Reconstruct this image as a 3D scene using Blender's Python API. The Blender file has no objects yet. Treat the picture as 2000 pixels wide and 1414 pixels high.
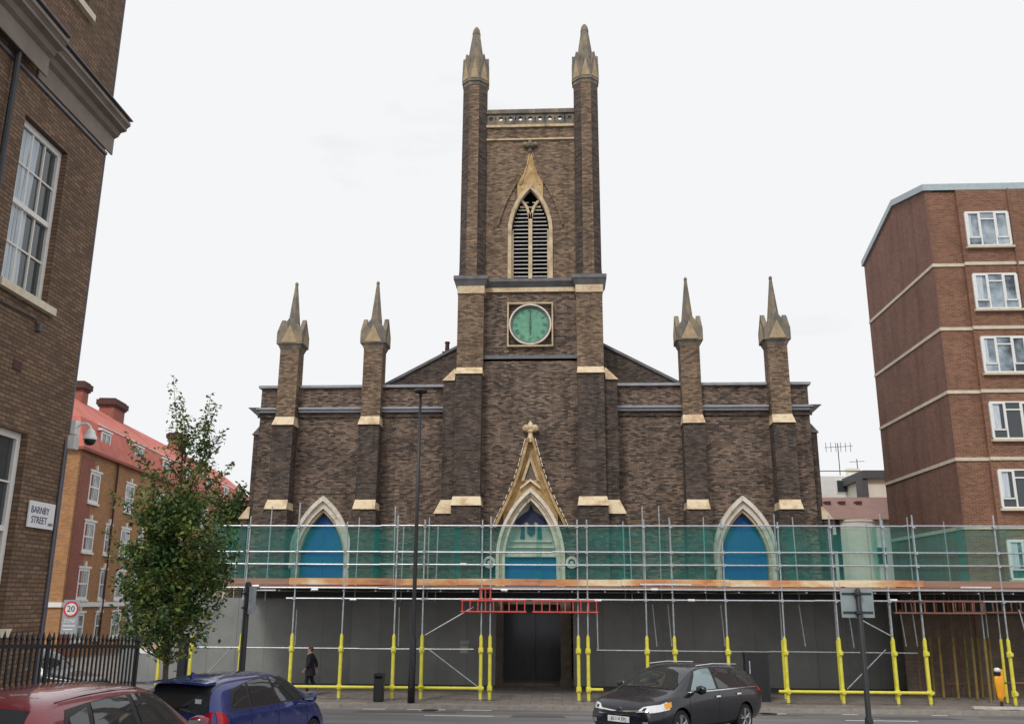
import bpy, bmesh, math, random
from mathutils import Vector, Matrix, noise
from mathutils.bvhtree import BVHTree
random.seed(7)
D = bpy.data
sc = bpy.context.scene
COL = sc.collection
R = math.radians
PI = math.pi

# ------------------------------------------------------------------ camera
F, PITCH, ROLL, YAW, CH = 1778.0, R(14.6), R(0.3), R(3.1), 3.5
fw = Vector((-math.sin(YAW)*math.cos(PITCH), math.cos(YAW)*math.cos(PITCH), math.sin(PITCH)))
rt0 = Vector((math.cos(YAW), math.sin(YAW), 0))
up0 = rt0.cross(fw)
rt = rt0*math.cos(ROLL)+up0*math.sin(ROLL)
up = -rt0*math.sin(ROLL)+up0*math.cos(ROLL)
CAM = Vector((0, 0, CH))
cd = D.cameras.new('camera'); co = D.objects.new('camera', cd); COL.objects.link(co)
cd.sensor_width = 36; cd.lens = F/2000*36; cd.clip_end = 3000; cd.clip_start = 0.1
M = Matrix((rt, up, -fw)).transposed().to_4x4(); M.translation = CAM
co.matrix_world = M
sc.camera = co

def ray(px, py): return fw*F+rt*(px-1000)-up*(py-707)
def aY(px, py, Y):
    d = ray(px, py); return CAM+d*(Y/d.y)
def aP(px, py, p0, az):
    dn = Vector((math.cos(az), -math.sin(az), 0)); r = ray(px, py)
    return CAM+r*(((p0-CAM) @ dn)/(r @ dn))

# ------------------------------------------------------------------ materials
MATS = {}
class NT:
    def __init__(s, name):
        m = D.materials.new(name); m.use_nodes = True; s.m = m; s.t = m.node_tree
        s.t.nodes.clear(); s.o = s.t.nodes.new('ShaderNodeOutputMaterial')
        s.b = s.t.nodes.new('ShaderNodeBsdfPrincipled'); s.l(s.b.outputs[0], s.o.inputs[0]); MATS[name] = m
    def n(s, ty, **k):
        nd = s.t.nodes.new('ShaderNode'+ty)
        for a, v in k.items(): setattr(nd, a, v)
        return nd
    def l(s, a, b): s.t.links.new(a, b)
    def coord(s, box=False):
        tc = s.n('TexCoord')
        if not box: return tc.outputs['Object']
        g = s.n('NewGeometry'); sx = s.n('SeparateXYZ'); s.l(g.outputs['Normal'], sx.inputs[0])
        ab = s.n('Math', operation='ABSOLUTE'); s.l(sx.outputs[0], ab.inputs[0])
        gt = s.n('Math', operation='GREATER_THAN'); s.l(ab.outputs[0], gt.inputs[0]); gt.inputs[1].default_value = .7
        sp = s.n('SeparateXYZ'); s.l(tc.outputs['Object'], sp.inputs[0])
        mx = s.n('Mix'); s.l(gt.outputs[0], mx.inputs[0]); s.l(sp.outputs[0], mx.inputs[2]); s.l(sp.outputs[1], mx.inputs[3])
        cb = s.n('CombineXYZ'); s.l(mx.outputs[0], cb.inputs[0]); s.l(sp.outputs[2], cb.inputs[1]); s.l(gt.outputs[0], cb.inputs[2])
        return cb.outputs[0]
    def noise(s, co, scale, detail=4, rough=.6, sc3=None, dist=0):
        if sc3:
            mp = s.n('Mapping'); mp.inputs['Scale'].default_value = sc3; s.l(co, mp.inputs[0]); co = mp.outputs[0]
        nz = s.n('TexNoise'); nz.inputs['Scale'].default_value = scale; nz.inputs['Detail'].default_value = detail
        nz.inputs['Roughness'].default_value = rough; nz.inputs['Distortion'].default_value = dist
        s.l(co, nz.inputs['Vector']); return nz.outputs[0]
    def ramp(s, f, stops):
        r = s.n('ValToRGB'); e = r.color_ramp.elements
        while len(e) < len(stops): e.new(.5)
        for i, (p, c) in enumerate(stops):
            e[i].position = p; e[i].color = (c, c, c, 1) if not hasattr(c, '__len__') else (*c, 1)
        s.l(f, r.inputs[0]); return r.outputs[0]
    def mix(s, f, a, b, mode='MIX'):
        mx = s.n('Mix', data_type='RGBA', blend_type=mode)
        for i, v in ((0, f), (6, a), (7, b)):
            if isinstance(v, (int, float)): mx.inputs[i].default_value = v
            elif isinstance(v, tuple): mx.inputs[i].default_value = (*v, 1)
            else: s.l(v, mx.inputs[i])
        return mx.outputs[2]
    def bump(s, f, st=.3, d=.02):
        b = s.n('Bump'); b.inputs['Strength'].default_value = st; b.inputs['Distance'].default_value = d
        s.l(f, b.inputs['Height']); s.l(b.outputs[0], s.b.inputs['Normal'])
    def set(s, col=None, rough=.8, metal=0, spec=None, **k):
        if col is not None:
            if isinstance(col, tuple): s.b.inputs['Base Color'].default_value = (*col, 1)
            else: s.l(col, s.b.inputs['Base Color'])
        s.b.inputs['Roughness'].default_value = rough; s.b.inputs['Metallic'].default_value = metal
        if spec is not None: s.b.inputs['Specular IOR Level'].default_value = spec
        for a, v in k.items(): s.b.inputs[a.replace('_', ' ')].default_value = v
        return s.m

def brick(name, c1, c2, mortar, blotch=.5, streak=.5, rw=.235, rh=.078, mo=.012, light=None, tint=None, soot=0):
    t = NT(name); co = t.coord(True)
    bk = t.n('TexBrick'); bk.inputs['Scale'].default_value = 1; bk.inputs['Mortar Size'].default_value = mo
    bk.inputs['Brick Width'].default_value = rw; bk.inputs['Row Height'].default_value = rh; bk.inputs['Mortar Smooth'].default_value = .3
    bk.inputs['Color1'].default_value = (*c1, 1); bk.inputs['Color2'].default_value = (*c2, 1); bk.inputs['Mortar'].default_value = (*mortar, 1)
    t.l(co, bk.inputs['Vector'])
    col = bk.outputs[0]
    n1 = t.noise(co, 1, 6, .75, (3.2, 10, 1)); f1 = t.ramp(n1, [(.3, .45), (.52, 1), (.75, 1.6)])
    col = t.mix(streak, col, f1, 'MULTIPLY')
    n2 = t.noise(co, .55, 5, .65); f2 = t.ramp(n2, [(.3, .55), (.5, .95), (.72, 1.35)])
    col = t.mix(blotch, col, f2, 'MULTIPLY')
    if soot:
        n5 = t.noise(co, 1, 5, .7, (1.7, .16, 1)); f5 = t.ramp(n5, [(.36, .42), (.5, 1), (.7, 1.12)]); col = t.mix(soot, col, f5, 'MULTIPLY')
    if light:
        n3 = t.noise(co, 1, 3, .5, (5, 14, 1)); f3 = t.ramp(n3, [(.66, 0), (.72, .75)])
        col = t.mix(f3, col, light)
    if tint:
        n4 = t.noise(co, .35, 3, .5); f4 = t.ramp(n4, [(.42, 0), (.62, .8)])
        col = t.mix(f4, col, tint, 'MULTIPLY')
    t.bump(bk.outputs[1], -.35, .008)
    return t.set(col, .9)

def plain(name, c, rough=.7, metal=0, var=.25, scale=6, sc3=None, c2=None, **k):
    t = NT(name); co = t.coord()
    n = t.noise(co, scale, 5, .65, sc3)
    f = t.ramp(n, [(.25, 0), (.75, 1)])
    lo = tuple(x*(1-var) for x in c); hi = c2 if c2 else tuple(min(1, x*(1+var)) for x in c)
    return t.set(t.mix(f, lo, hi), rough, metal, **k)

brick('church_brick', (.31, .21, .15), (.038, .028, .026), (.12, .098, .082), .75, .9, light=(.46, .38, .29), soot=.55)
brick('soot_shade_brick', (.15, .108, .082), (.034, .026, .024), (.07, .057, .05), .6, .85, light=(.34, .28, .2), soot=.6)  # soot on walls and buttresses; the turret sides also take it as shade
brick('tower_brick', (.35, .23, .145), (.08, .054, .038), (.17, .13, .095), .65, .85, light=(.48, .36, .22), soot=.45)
brick('estate_brick', (.28, .128, .078), (.15, .07, .045), (.3, .185, .125), .3, .45, soot=.3)
brick('estate_end_brick', (.25, .125, .09), (.175, .086, .062), (.24, .145, .11), .35, .3, soot=.4)
brick('terrace_brick', (.28, .17, .10), (.155, .095, .058), (.09, .066, .05), .5, .6, rw=.215, rh=.065)
brick('tenement_brick', (.52, .25, .09), (.36, .16, .065), (.36, .24, .15), .35, .3)
brick('tenement_red_brick', (.38, .1, .065), (.27, .075, .055), (.35, .2, .15), .3, .3)

t = NT('stone'); co_ = t.coord()
n = t.noise(co_, 2.2, 6, .7); c = t.ramp(n, [(.25, (.16, .135, .10)), (.42, (.5, .39, .25)), (.56, (.66, .52, .34)), (.8, (.78, .68, .52))])
t.bump(n, .2, .03); t.set(c, .9)
t = NT('cap_stone'); co_ = t.coord()
n = t.noise(co_, 1.6, 6, .7); c = t.ramp(n, [(.25, (.3, .19, .12)), (.43, (.58, .42, .26)), (.55, (.74, .62, .43)), (.8, (.6, .48, .3))])
t.set(c, .85)
t = NT('pale_stone'); co_ = t.coord()
n = t.noise(co_, 3.5, 6, .7); c = t.ramp(n, [(.28, (.3, .24, .18)), (.42, (.66, .6, .5)), (.7, (.86, .82, .74))])
t.bump(n, .2, .02); t.set(c, .85)
t = NT('ochre_stone'); co_ = t.coord()
n = t.noise(co_, 3, 6, .7); c = t.ramp(n, [(.3, (.2, .13, .07)), (.47, (.46, .3, .13)), (.7, (.66, .5, .28))])
t.set(c, .85)
t = NT('pinnacle_stone'); co_ = t.coord()
n = t.noise(co_, 2, 6, .75, (1, 1, .5)); c = t.ramp(n, [(.28, (.07, .07, .075)), (.45, (.17, .155, .135)), (.62, (.32, .25, .16)), (.8, (.34, .29, .22))])
t.bump(n, .3, .03); t.set(c, .9)
plain('gablet_stone', (.42, .32, .2), .9, var=.3, scale=4)
plain('dark_coping', (.16, .16, .17), .8, var=.3, scale=3)
plain('lead_coping', (.33, .34, .38), .6, var=.2, scale=3)
plain('blue_board', (.001, .095, .34), .5, var=.08, scale=1.5, sc3=(1, 1, .3))
plain('verdigris', (.11, .36, .23), .6, var=.35, scale=3, c2=(.2, .48, .32))
plain('numeral_dark', (.05, .13, .11), .6)
plain('clock_hand', (.06, .12, .09), .5)
plain('tympanum', (.42, .43, .38), .8, var=.15, scale=3)
plain('relief_blue', (.02, .028, .085), .7, var=.3, scale=6)
plain('louvre', (.55, .53, .52), .7, var=.3, scale=9)
plain('dark_void', (.012, .012, .014), .9)
plain('oak_door', (.03, .033, .04), .5, var=.25, scale=3, sc3=(6, 1, .4))
plain('portal_stone', (.16, .125, .095), .85, var=.3, scale=3)
plain('slate', (.1, .1, .11), .7)
plain('galv', (.47, .5, .53), .42, .6, var=.3, scale=9)
plain('fitting', (.78, .78, .8), .5, .3, var=.2)
plain('yellow_sleeve', (.80, .72, .05), .5, var=.22, scale=7, c2=(.88, .82, .12))
plain('red_beam', (.55, .07, .055), .6, var=.3, scale=7)
plain('shaded_sleeve', (.24, .17, .05), .8, var=.4, scale=6)  # yellow sleeve with the deck shade put into its colour
plain('rust_shade_beam', (.2, .095, .065), .7, var=.3, scale=7)  # rust on the ladder beams; painted shade on the passage poles
t = NT('toe_wood'); co_ = t.coord()
n = t.noise(co_, 1, 4, .6, (.45, 1, 1.2)); c = t.ramp(n, [(.34, (.36, .17, .11)), (.43, (.62, .27, .12)), (.52, (.72, .42, .2)), (.6, (.85, .7, .48))])
n2 = t.noise(co_, 1, 4, .7, (3, 1, 22)); c = t.mix(.4, c, t.ramp(n2, [(.3, .6), (.7, 1.3)]), 'MULTIPLY'); t.set(c, .8)
plain('toe_wood_old', (.3, .17, .12), .85, var=.3, scale=1, sc3=(.6, 1, 12), c2=(.44, .27, .2))
plain('deck_wood', (.22, .15, .1), .9, scale=3)
t = NT('hoarding'); co_ = t.coord(); oi = t.n('ObjectInfo'); ht = t.noise(co_, 1, 4, .7, (1.2, 1, .9))
n = t.noise(co_, .8, 5, .65); c = t.mix(t.ramp(n, [(.3, 0), (.7, 1)]), (.205, .215, .21), (.275, .282, .275)); c = t.mix(1.0, c, t.ramp(oi.outputs['Random'], [(0, .9), (1, 1.08)]), 'MULTIPLY'); c = t.mix(.22, c, t.ramp(ht, [(.35, .7), (.6, 1.1)]), 'MULTIPLY'); t.set(c, .6)
plain('seam', (.07, .075, .08), .7)
plain('metal_dark', (.028, .03, .034), .4, var=.3, scale=12)
plain('iron_black', (.018, .018, .022), .45, var=.3, scale=12)
plain('sign_back', (.30, .36, .37), .5, .2, var=.12, scale=3)
plain('white_paint', (.82, .82, .8), .4, var=.06, scale=9)
plain('old_white_paint', (.84, .82, .78), .5, var=.08, scale=7)
plain('sill_paint', (.74, .66, .5), .6, var=.2, scale=5)
plain('cream_cap', (.66, .58, .45), .8, var=.15)
plain('sign_white', (.88, .88, .9), .3, var=.02)
plain('sign_ink', (.03, .04, .11), .5)
plain('sign_red', (.62, .05, .06), .4)
plain('sign_grey', (.36, .39, .42), .4)
plain('band_concrete', (.66, .58, .46), .8, var=.2, scale=3)
plain('roof_fascia', (.42, .5, .53), .5, var=.12)
plain('red_tile', (.58, .15, .11), .75, var=.2, scale=1.2, c2=(.7, .2, .15))
plain('brown_tile', (.27, .16, .135), .8, var=.2, scale=2)
plain('chimney_dark', (.09, .04, .035), .85)
plain('render_white', (.85, .85, .82), .8, var=.08, scale=2)
plain('render_cream', (.88, .86, .74), .8, var=.08, scale=2)
plain('cornice_stone', (.24, .2, .17), .75, var=.25, scale=2)
plain('lead_flash', (.14, .14, .17), .5, .1, var=.2, scale=2)
plain('curtain', (.55, .62, .68), .9, var=.35, scale=5, sc3=(6, 6, .3))
plain('paper', (.55, .5, .38), .8)
plain('bark', (.11, .075, .055), .9, var=.4, scale=12)
plain('rubber', (.012, .012, .013), .8)
plain('alloy', (.42, .43, .45), .3, .8)
plain('chrome', (.75, .76, .78), .12, 1)
plain('trim_black', (.015, .015, .017), .45)
plain('lamp_clear', (.8, .82, .84), .08, .4, var=.1)
plain('lamp_amber', (.9, .38, .02), .15, var=.2)
plain('lamp_red', (.55, .008, .02), .12, var=.35, scale=14)
plain('plate_white', (.75, .78, .76), .4)
plain('orange_plastic', (.9, .38, .02), .4, var=.1)
plain('skin', (.45, .26, .2), .6, var=.08)
plain('hair', (.12, .035, .022), .8)
plain('coat', (.013, .013, .022), .85, var=.3, scale=9)
plain('shirt', (.75, .76, .8), .8)
plain('shoe', (.015, .013, .013), .5)
plain('cable', (.12, .11, .12), .6)

def glass(name, c, rough=.04, spec=.6):
    t = NT(name); t.set(c, rough, 0, spec); return t.m
glass('window_glass', (.055, .065, .07)); glass('car_glass', (.03, .035, .038), .03, .7)
glass('car_glass_pale', (.22, .30, .32), .06, .6)  # pale tone stands in for daylight seen through the window
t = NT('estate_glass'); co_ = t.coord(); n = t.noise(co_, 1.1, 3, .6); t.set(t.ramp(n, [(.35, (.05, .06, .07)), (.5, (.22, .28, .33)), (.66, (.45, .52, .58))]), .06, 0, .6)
t = NT('tenement_glass'); co_ = t.coord(); n = t.noise(co_, .9, 2, .5); t.set(t.ramp(n, [(.4, (.06, .09, .08)), (.6, (.3, .36, .36))]), .08, 0, .6)

def paint(name, c, me=.25, cw=1.0):
    t = NT(name); t.set(c, .3, me, .4, Coat_Weight=cw, Coat_Roughness=.04)
    co2 = t.coord(); n = t.noise(co2, 9, 4, .7); r = t.ramp(n, [(.3, .22), (.8, .42)]); t.l(r, t.b.inputs['Roughness'])
paint('paint_red', (.2, .016, .032)); paint('paint_blue', (.014, .03, .19)); paint('paint_charcoal', (.005, .006, .012), 0, .55); paint('paint_black', (.008, .008, .01), 0, .5)

# netting: woven debris net, see-through between its threads
t = NT('debris_net'); co_ = t.coord(); n = t.noise(co_, .9, 4, .65, (1, 1, 1.6)); t.set((.006, .23, .2), .8)
tr = t.n('BsdfTransparent'); tr.inputs[0].default_value = (.88, 1, .97, 1); mx = t.n('MixShader')
t.l(t.ramp(n, [(.3, .22), (.7, .44)]), mx.inputs[0]); t.l(tr.outputs[0], mx.inputs[1]); t.l(t.b.outputs[0], mx.inputs[2]); t.l(mx.outputs[0], t.o.inputs[0])

t = NT('leaf'); co_ = t.coord(); n = t.noise(co_, 1.3, 3, .6)
oi = t.n('NewGeometry')
c = t.ramp(n, [(.3, (.035, .09, .028)), (.46, (.085, .16, .04)), (.58, (.19, .25, .05)), (.74, (.25, .28, .07))])
c2 = t.ramp(oi.outputs['Random Per Island'], [(0, .55), (1, 1.5)])
t.set(t.mix(1.0, c, c2, 'MULTIPLY'), .5)
t = NT('leaf_far'); co_ = t.coord(); n = t.noise(co_, 1.2, 4, .7); t.set(t.ramp(n, [(.3, (.06, .1, .03)), (.7, (.16, .2, .07))]), .7)

t = NT('asphalt'); co_ = t.coord()
n = t.noise(co_, 40, 6, .8); n2 = t.noise(co_, .35, 5, .6, (.5, 1.6, 1))
c = t.mix(t.ramp(n2, [(.35, 0), (.65, 1)]), (.12, .115, .115), (.23, .22, .215)); c = t.mix(.5, c, t.ramp(n, [(.3, .6), (.7, 1.35)]), 'MULTIPLY')
t.bump(n, .3, .01); t.set(c, .85)
t = NT('paving'); co_ = t.coord()
bk = t.n('TexBrick'); bk.inputs['Scale'].default_value = 1; bk.inputs['Brick Width'].default_value = .75; bk.inputs['Row Height'].default_value = .6; bk.inputs['Mortar Size'].default_value = .012
bk.inputs['Color1'].default_value = (.27, .235, .21, 1); bk.inputs['Color2'].default_value = (.215, .19, .17, 1); bk.inputs['Mortar'].default_value = (.08, .075, .07, 1); t.l(co_, bk.inputs['Vector'])
n = t.noise(co_, 1.4, 6, .7); t.set(t.mix(.6, bk.outputs[0], t.ramp(n, [(.3, .6), (.7, 1.3)]), 'MULTIPLY'), .85)
plain('tar_patch', (.1, .098, .098), .8, var=.2, scale=20)
plain('kerb_stone', (.3, .27, .24), .85, var=.25, scale=5)
plain('road_paint', (.7, .7, .68), .7, var=.2, scale=14)
plain('plank', (.55, .5, .45), .8, var=.3, scale=4)

# ------------------------------------------------------------------ mesh helpers
def tagp(o, label=None, cat=None, group=None, kind=None):
    for k, v in (('label', label), ('category', cat), ('group', group), ('kind', kind)):
        if v: o[k] = v
    return o
def link(name, me, parent=None, origin=None):
    o = D.objects.new(name, me); COL.objects.link(o)
    if parent is not None:
        o.parent = parent
        o.matrix_parent_inverse = parent.matrix_basis.inverted() if parent.parent is None else Matrix()
    return o
def empty(name, loc, label=None, cat=None, group=None, rz=0):
    o = D.objects.new(name, None); COL.objects.link(o); o.location = loc; o.rotation_euler = (0, 0, rz); o.empty_display_size = .3
    o.matrix_basis = Matrix.Translation(loc) @ Matrix.Rotation(rz, 4, 'Z')
    return tagp(o, label, cat, group)
class MB:
    def __init__(s): s.v = []; s.f = []
    def add(s, vs, fs):
        b = len(s.v); s.v += [tuple(v) for v in vs]; s.f += [tuple(i+b for i in f) for f in fs]; return s
    def box(s, x0, y0, z0, x1, y1, z1):
        vs = [(x, y, z) for z in (z0, z1) for x, y in ((x0, y0), (x1, y0), (x1, y1), (x0, y1))]
        return s.add(vs, [(3, 2, 1, 0), (4, 5, 6, 7), (0, 1, 5, 4), (1, 2, 6, 5), (2, 3, 7, 6), (3, 0, 4, 7)])
    def frus(s, a, za, b, zb):       # a, b = (x0, y0, x1, y1)
        vs = [(x, y, z) for q, z in ((a, za), (b, zb)) for x, y in ((q[0], q[1]), (q[2], q[1]), (q[2], q[3]), (q[0], q[3]))]
        return s.add(vs, [(3, 2, 1, 0), (4, 5, 6, 7), (0, 1, 5, 4), (1, 2, 6, 5), (2, 3, 7, 6), (3, 0, 4, 7)])
    def prism(s, pts, y0, y1):       # polygon (x, z), counter-clockwise seen from -y
        n = len(pts)
        vs = [(x, y0, z) for x, z in pts]+[(x, y1, z) for x, z in pts]
        return s.add(vs, [tuple(range(n)), tuple(range(2*n-1, n-1, -1))]+[(i, i+n, (i+1) % n+n, (i+1) % n) for i in range(n)])
    def prismx(s, pts, x0, x1):      # polygon (y, z)
        n = len(pts)
        vs = [(x0, y, z) for y, z in pts]+[(x1, y, z) for y, z in pts]
        return s.add(vs, [tuple(range(n)), tuple(range(2*n-1, n-1, -1))]+[(i, i+n, (i+1) % n+n, (i+1) % n) for i in range(n)])
    def tube(s, a, b, r, n=8, r2=None):
        a = Vector(a); b = Vector(b); d = (b-a).normalized(); u = d.orthogonal().normalized(); w = d.cross(u); r2 = r if r2 is None else r2
        vs = [a+(u*math.cos(2*PI*i/n)+w*math.sin(2*PI*i/n))*r for i in range(n)]+[b+(u*math.cos(2*PI*i/n)+w*math.sin(2*PI*i/n))*r2 for i in range(n)]
        return s.add(vs, [tuple(range(n-1, -1, -1)), tuple(range(n, 2*n))]+[(i, (i+1) % n, (i+1) % n+n, i+n) for i in range(n)])
    def path(s, pts, r, n=8):
        for a, b in zip(pts[:-1], pts[1:]): s.tube(a, b, r, n)
        return s
    def lathe(s, prof, c, n=16, rot=0, sx=1, sy=1):      # prof (r, z)
        m = len(prof); vs = []
        for r, z in prof:
            vs += [(c[0]+sx*r*math.cos(rot+2*PI*i/n), c[1]+sy*r*math.sin(rot+2*PI*i/n), c[2]+z) for i in range(n)]
        fs = [(j*n+i, j*n+(i+1) % n, (j+1)*n+(i+1) % n, (j+1)*n+i) for j in range(m-1) for i in range(n)]
        fs += [tuple(range(n-1, -1, -1)), tuple(range((m-1)*n, m*n))]
        return s.add(vs, fs)
    def ring(s, outer, inner, y0, y1, closed=False):   # two matching outlines (x, z) -> solid band
        n = len(outer); vs = [(x, y0, z) for x, z in outer]+[(x, y0, z) for x, z in inner]+[(x, y1, z) for x, z in outer]+[(x, y1, z) for x, z in inner]
        fs = []
        for i in range(n if closed else n-1):
            j = (i+1) % n
            fs += [(i, j, n+j, n+i), (2*n+i, 3*n+i, 3*n+j, 2*n+j), (i, 2*n+i, 2*n+j, j), (n+i, n+j, 3*n+j, 3*n+i)]
        if not closed: fs += [(0, n, 3*n, 2*n), (n-1, 3*n-1, 4*n-1, 2*n-1)]
        return s.add(vs, fs)
    def build(s, name, mat, parent=None, smooth=False, bevel=0, local=False):
        me = D.meshes.new(name)
        v = s.v; org = None
        if parent is None and not local:
            xs = [p[0] for p in v]; ys = [p[1] for p in v]; zs = [p[2] for p in v]
            org = Vector(((min(xs)+max(xs))/2, (min(ys)+max(ys))/2, min(zs))); v = [Vector(p)-org for p in v]
        me.from_pydata(v, [], s.f); me.materials.append(MATS[mat] if isinstance(mat, str) else mat)
        bm = bmesh.new(); bm.from_mesh(me); bmesh.ops.recalc_face_normals(bm, faces=bm.faces)
        if bevel: bmesh.ops.bevel(bm, geom=bm.edges[:], offset=bevel, segments=2, affect='EDGES')
        bm.to_mesh(me); bm.free()
        if smooth:
            for p in me.polygons: p.use_smooth = True
        o = link(name, me, parent)
        if org is not None: o.location = org
        return o
def part(name, mat, parent, fn, **k):
    m = MB(); fn(m); return m.build(name, mat, parent, **k)
def split(name, mat, parent, fn, **k):
    m = MB(); fn(m); par = list(range(len(m.v)))
    def find(a):
        while par[a] != a: par[a] = par[par[a]]; a = par[a]
        return a
    for f in m.f:
        for q in f[1:]: par[find(q)] = find(f[0])
    groups = {}
    for f in m.f: groups.setdefault(find(f[0]), []).append(f)
    out = []
    for g in groups.values():
        ids = sorted({i for f in g for i in f}); mp_ = {i: j for j, i in enumerate(ids)}; q = MB(); q.add([m.v[i] for i in ids], [tuple(mp_[i] for i in f) for f in g]); out.append(q.build(name, mat, parent, **k))
    return out
def evald(o, name=None):
    dg = bpy.context.evaluated_depsgraph_get(); dg.update(); return D.meshes.new_from_object(o.evaluated_get(dg))
def text_mesh(txt, size, depth=.004):
    cu = D.curves.new('t', 'FONT'); cu.body = txt; cu.size = size; cu.extrude = depth; cu.align_x = 'CENTER'; cu.align_y = 'CENTER'; cu.resolution_u = 3
    o = D.objects.new('t', cu); COL.objects.link(o); me = evald(o); D.objects.remove(o); D.curves.remove(cu); return me
def text(name, txt, size, mat, parent, loc, rx=PI/2, rz=0, depth=.004, sx=1):
    me = text_mesh(txt, size, depth); me.materials.clear(); me.materials.append(MATS[mat])
    me.transform(Matrix.Translation(loc) @ Matrix.Rotation(rz, 4, 'Z') @ Matrix.Rotation(rx, 4, 'X') @ Matrix.Diagonal((sx, 1, 1, 1)))
    me.name = name; return link(name, me, parent)
def arch(w, s, a, z0=None, n=12, cx=0):
    h = a-s; c = (h*h-w*w)/(2*w); Rr = c+w; th = math.atan2(h, c)
    L = [(c-Rr*math.cos(th*i/n), s+Rr*math.sin(th*i/n)) for i in range(n+1)]
    pts = L+[(-x, z) for x, z in reversed(L[:-1])]
    if z0 is not None: pts = [(-w, z0)]+pts+[(w, z0)]
    return [(cx+x, z) for x, z in pts]

# ------------------------------------------------------------------ world
w = D.worlds.new('World'); sc.world = w; w.use_nodes = True; nt = w.node_tree; nt.nodes.clear()
wo = nt.nodes.new('ShaderNodeOutputWorld'); bg = nt.nodes.new('ShaderNodeBackground'); nt.links.new(bg.outputs[0], wo.inputs[0])
sky = nt.nodes.new('ShaderNodeTexSky'); sky.sky_type = 'NISHITA'; sky.sun_disc = False
SE, SA = R(46), R(200)      # sun behind the camera, a little to its left
sky.sun_elevation = SE; sky.sun_rotation = SA; sky.air_density = 1; sky.dust_density = 4
tc = nt.nodes.new('ShaderNodeTexCoord'); mp = nt.nodes.new('ShaderNodeMapping'); mp.inputs['Scale'].default_value = (2.2, 2.2, 6)
nz = nt.nodes.new('ShaderNodeTexNoise'); nz.inputs['Scale'].default_value = 1.6; nz.inputs['Detail'].default_value = 7; nz.inputs['Roughness'].default_value = .55
nt.links.new(tc.outputs['Generated'], mp.inputs[0]); nt.links.new(mp.outputs[0], nz.inputs['Vector'])
rp = nt.nodes.new('ShaderNodeValToRGB'); rp.color_ramp.elements[0].position = .24; rp.color_ramp.elements[0].color = (.88, .88, .88, 1); rp.color_ramp.elements[1].position = .36; rp.color_ramp.elements[1].color = (1, 1, 1, 1)
nt.links.new(nz.outputs[0], rp.inputs[0])
sk = nt.nodes.new('ShaderNodeMix'); sk.data_type = 'RGBA'; sk.blend_type = 'MIX'
nt.links.new(rp.outputs[0], sk.inputs[0]); nt.links.new(sky.outputs[0], sk.inputs[6]); sk.inputs[7].default_value = (9.15, 9.2, 9.35, 1)
nt.links.new(sk.outputs[2], bg.inputs[0]); bg.inputs[1].default_value = .1
sl = D.lights.new('sun', 'SUN'); sl.energy = 1.5; sl.angle = R(14); sl.color = (1, .96, .9)
so = D.objects.new('sun', sl); COL.objects.link(so)
sd = Vector((math.sin(SA)*math.cos(SE), math.cos(SA)*math.cos(SE), math.sin(SE)))   # direction towards the sun
so.rotation_euler = sd.to_track_quat('Z', 'Y').to_euler(); so.location = (-6, -10, 30)
sc.view_settings.view_transform = 'Standard'; sc.view_settings.look = 'None'; sc.view_settings.exposure = 0; sc.view_settings.gamma = 1
sc.render.engine = 'CYCLES'

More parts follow.
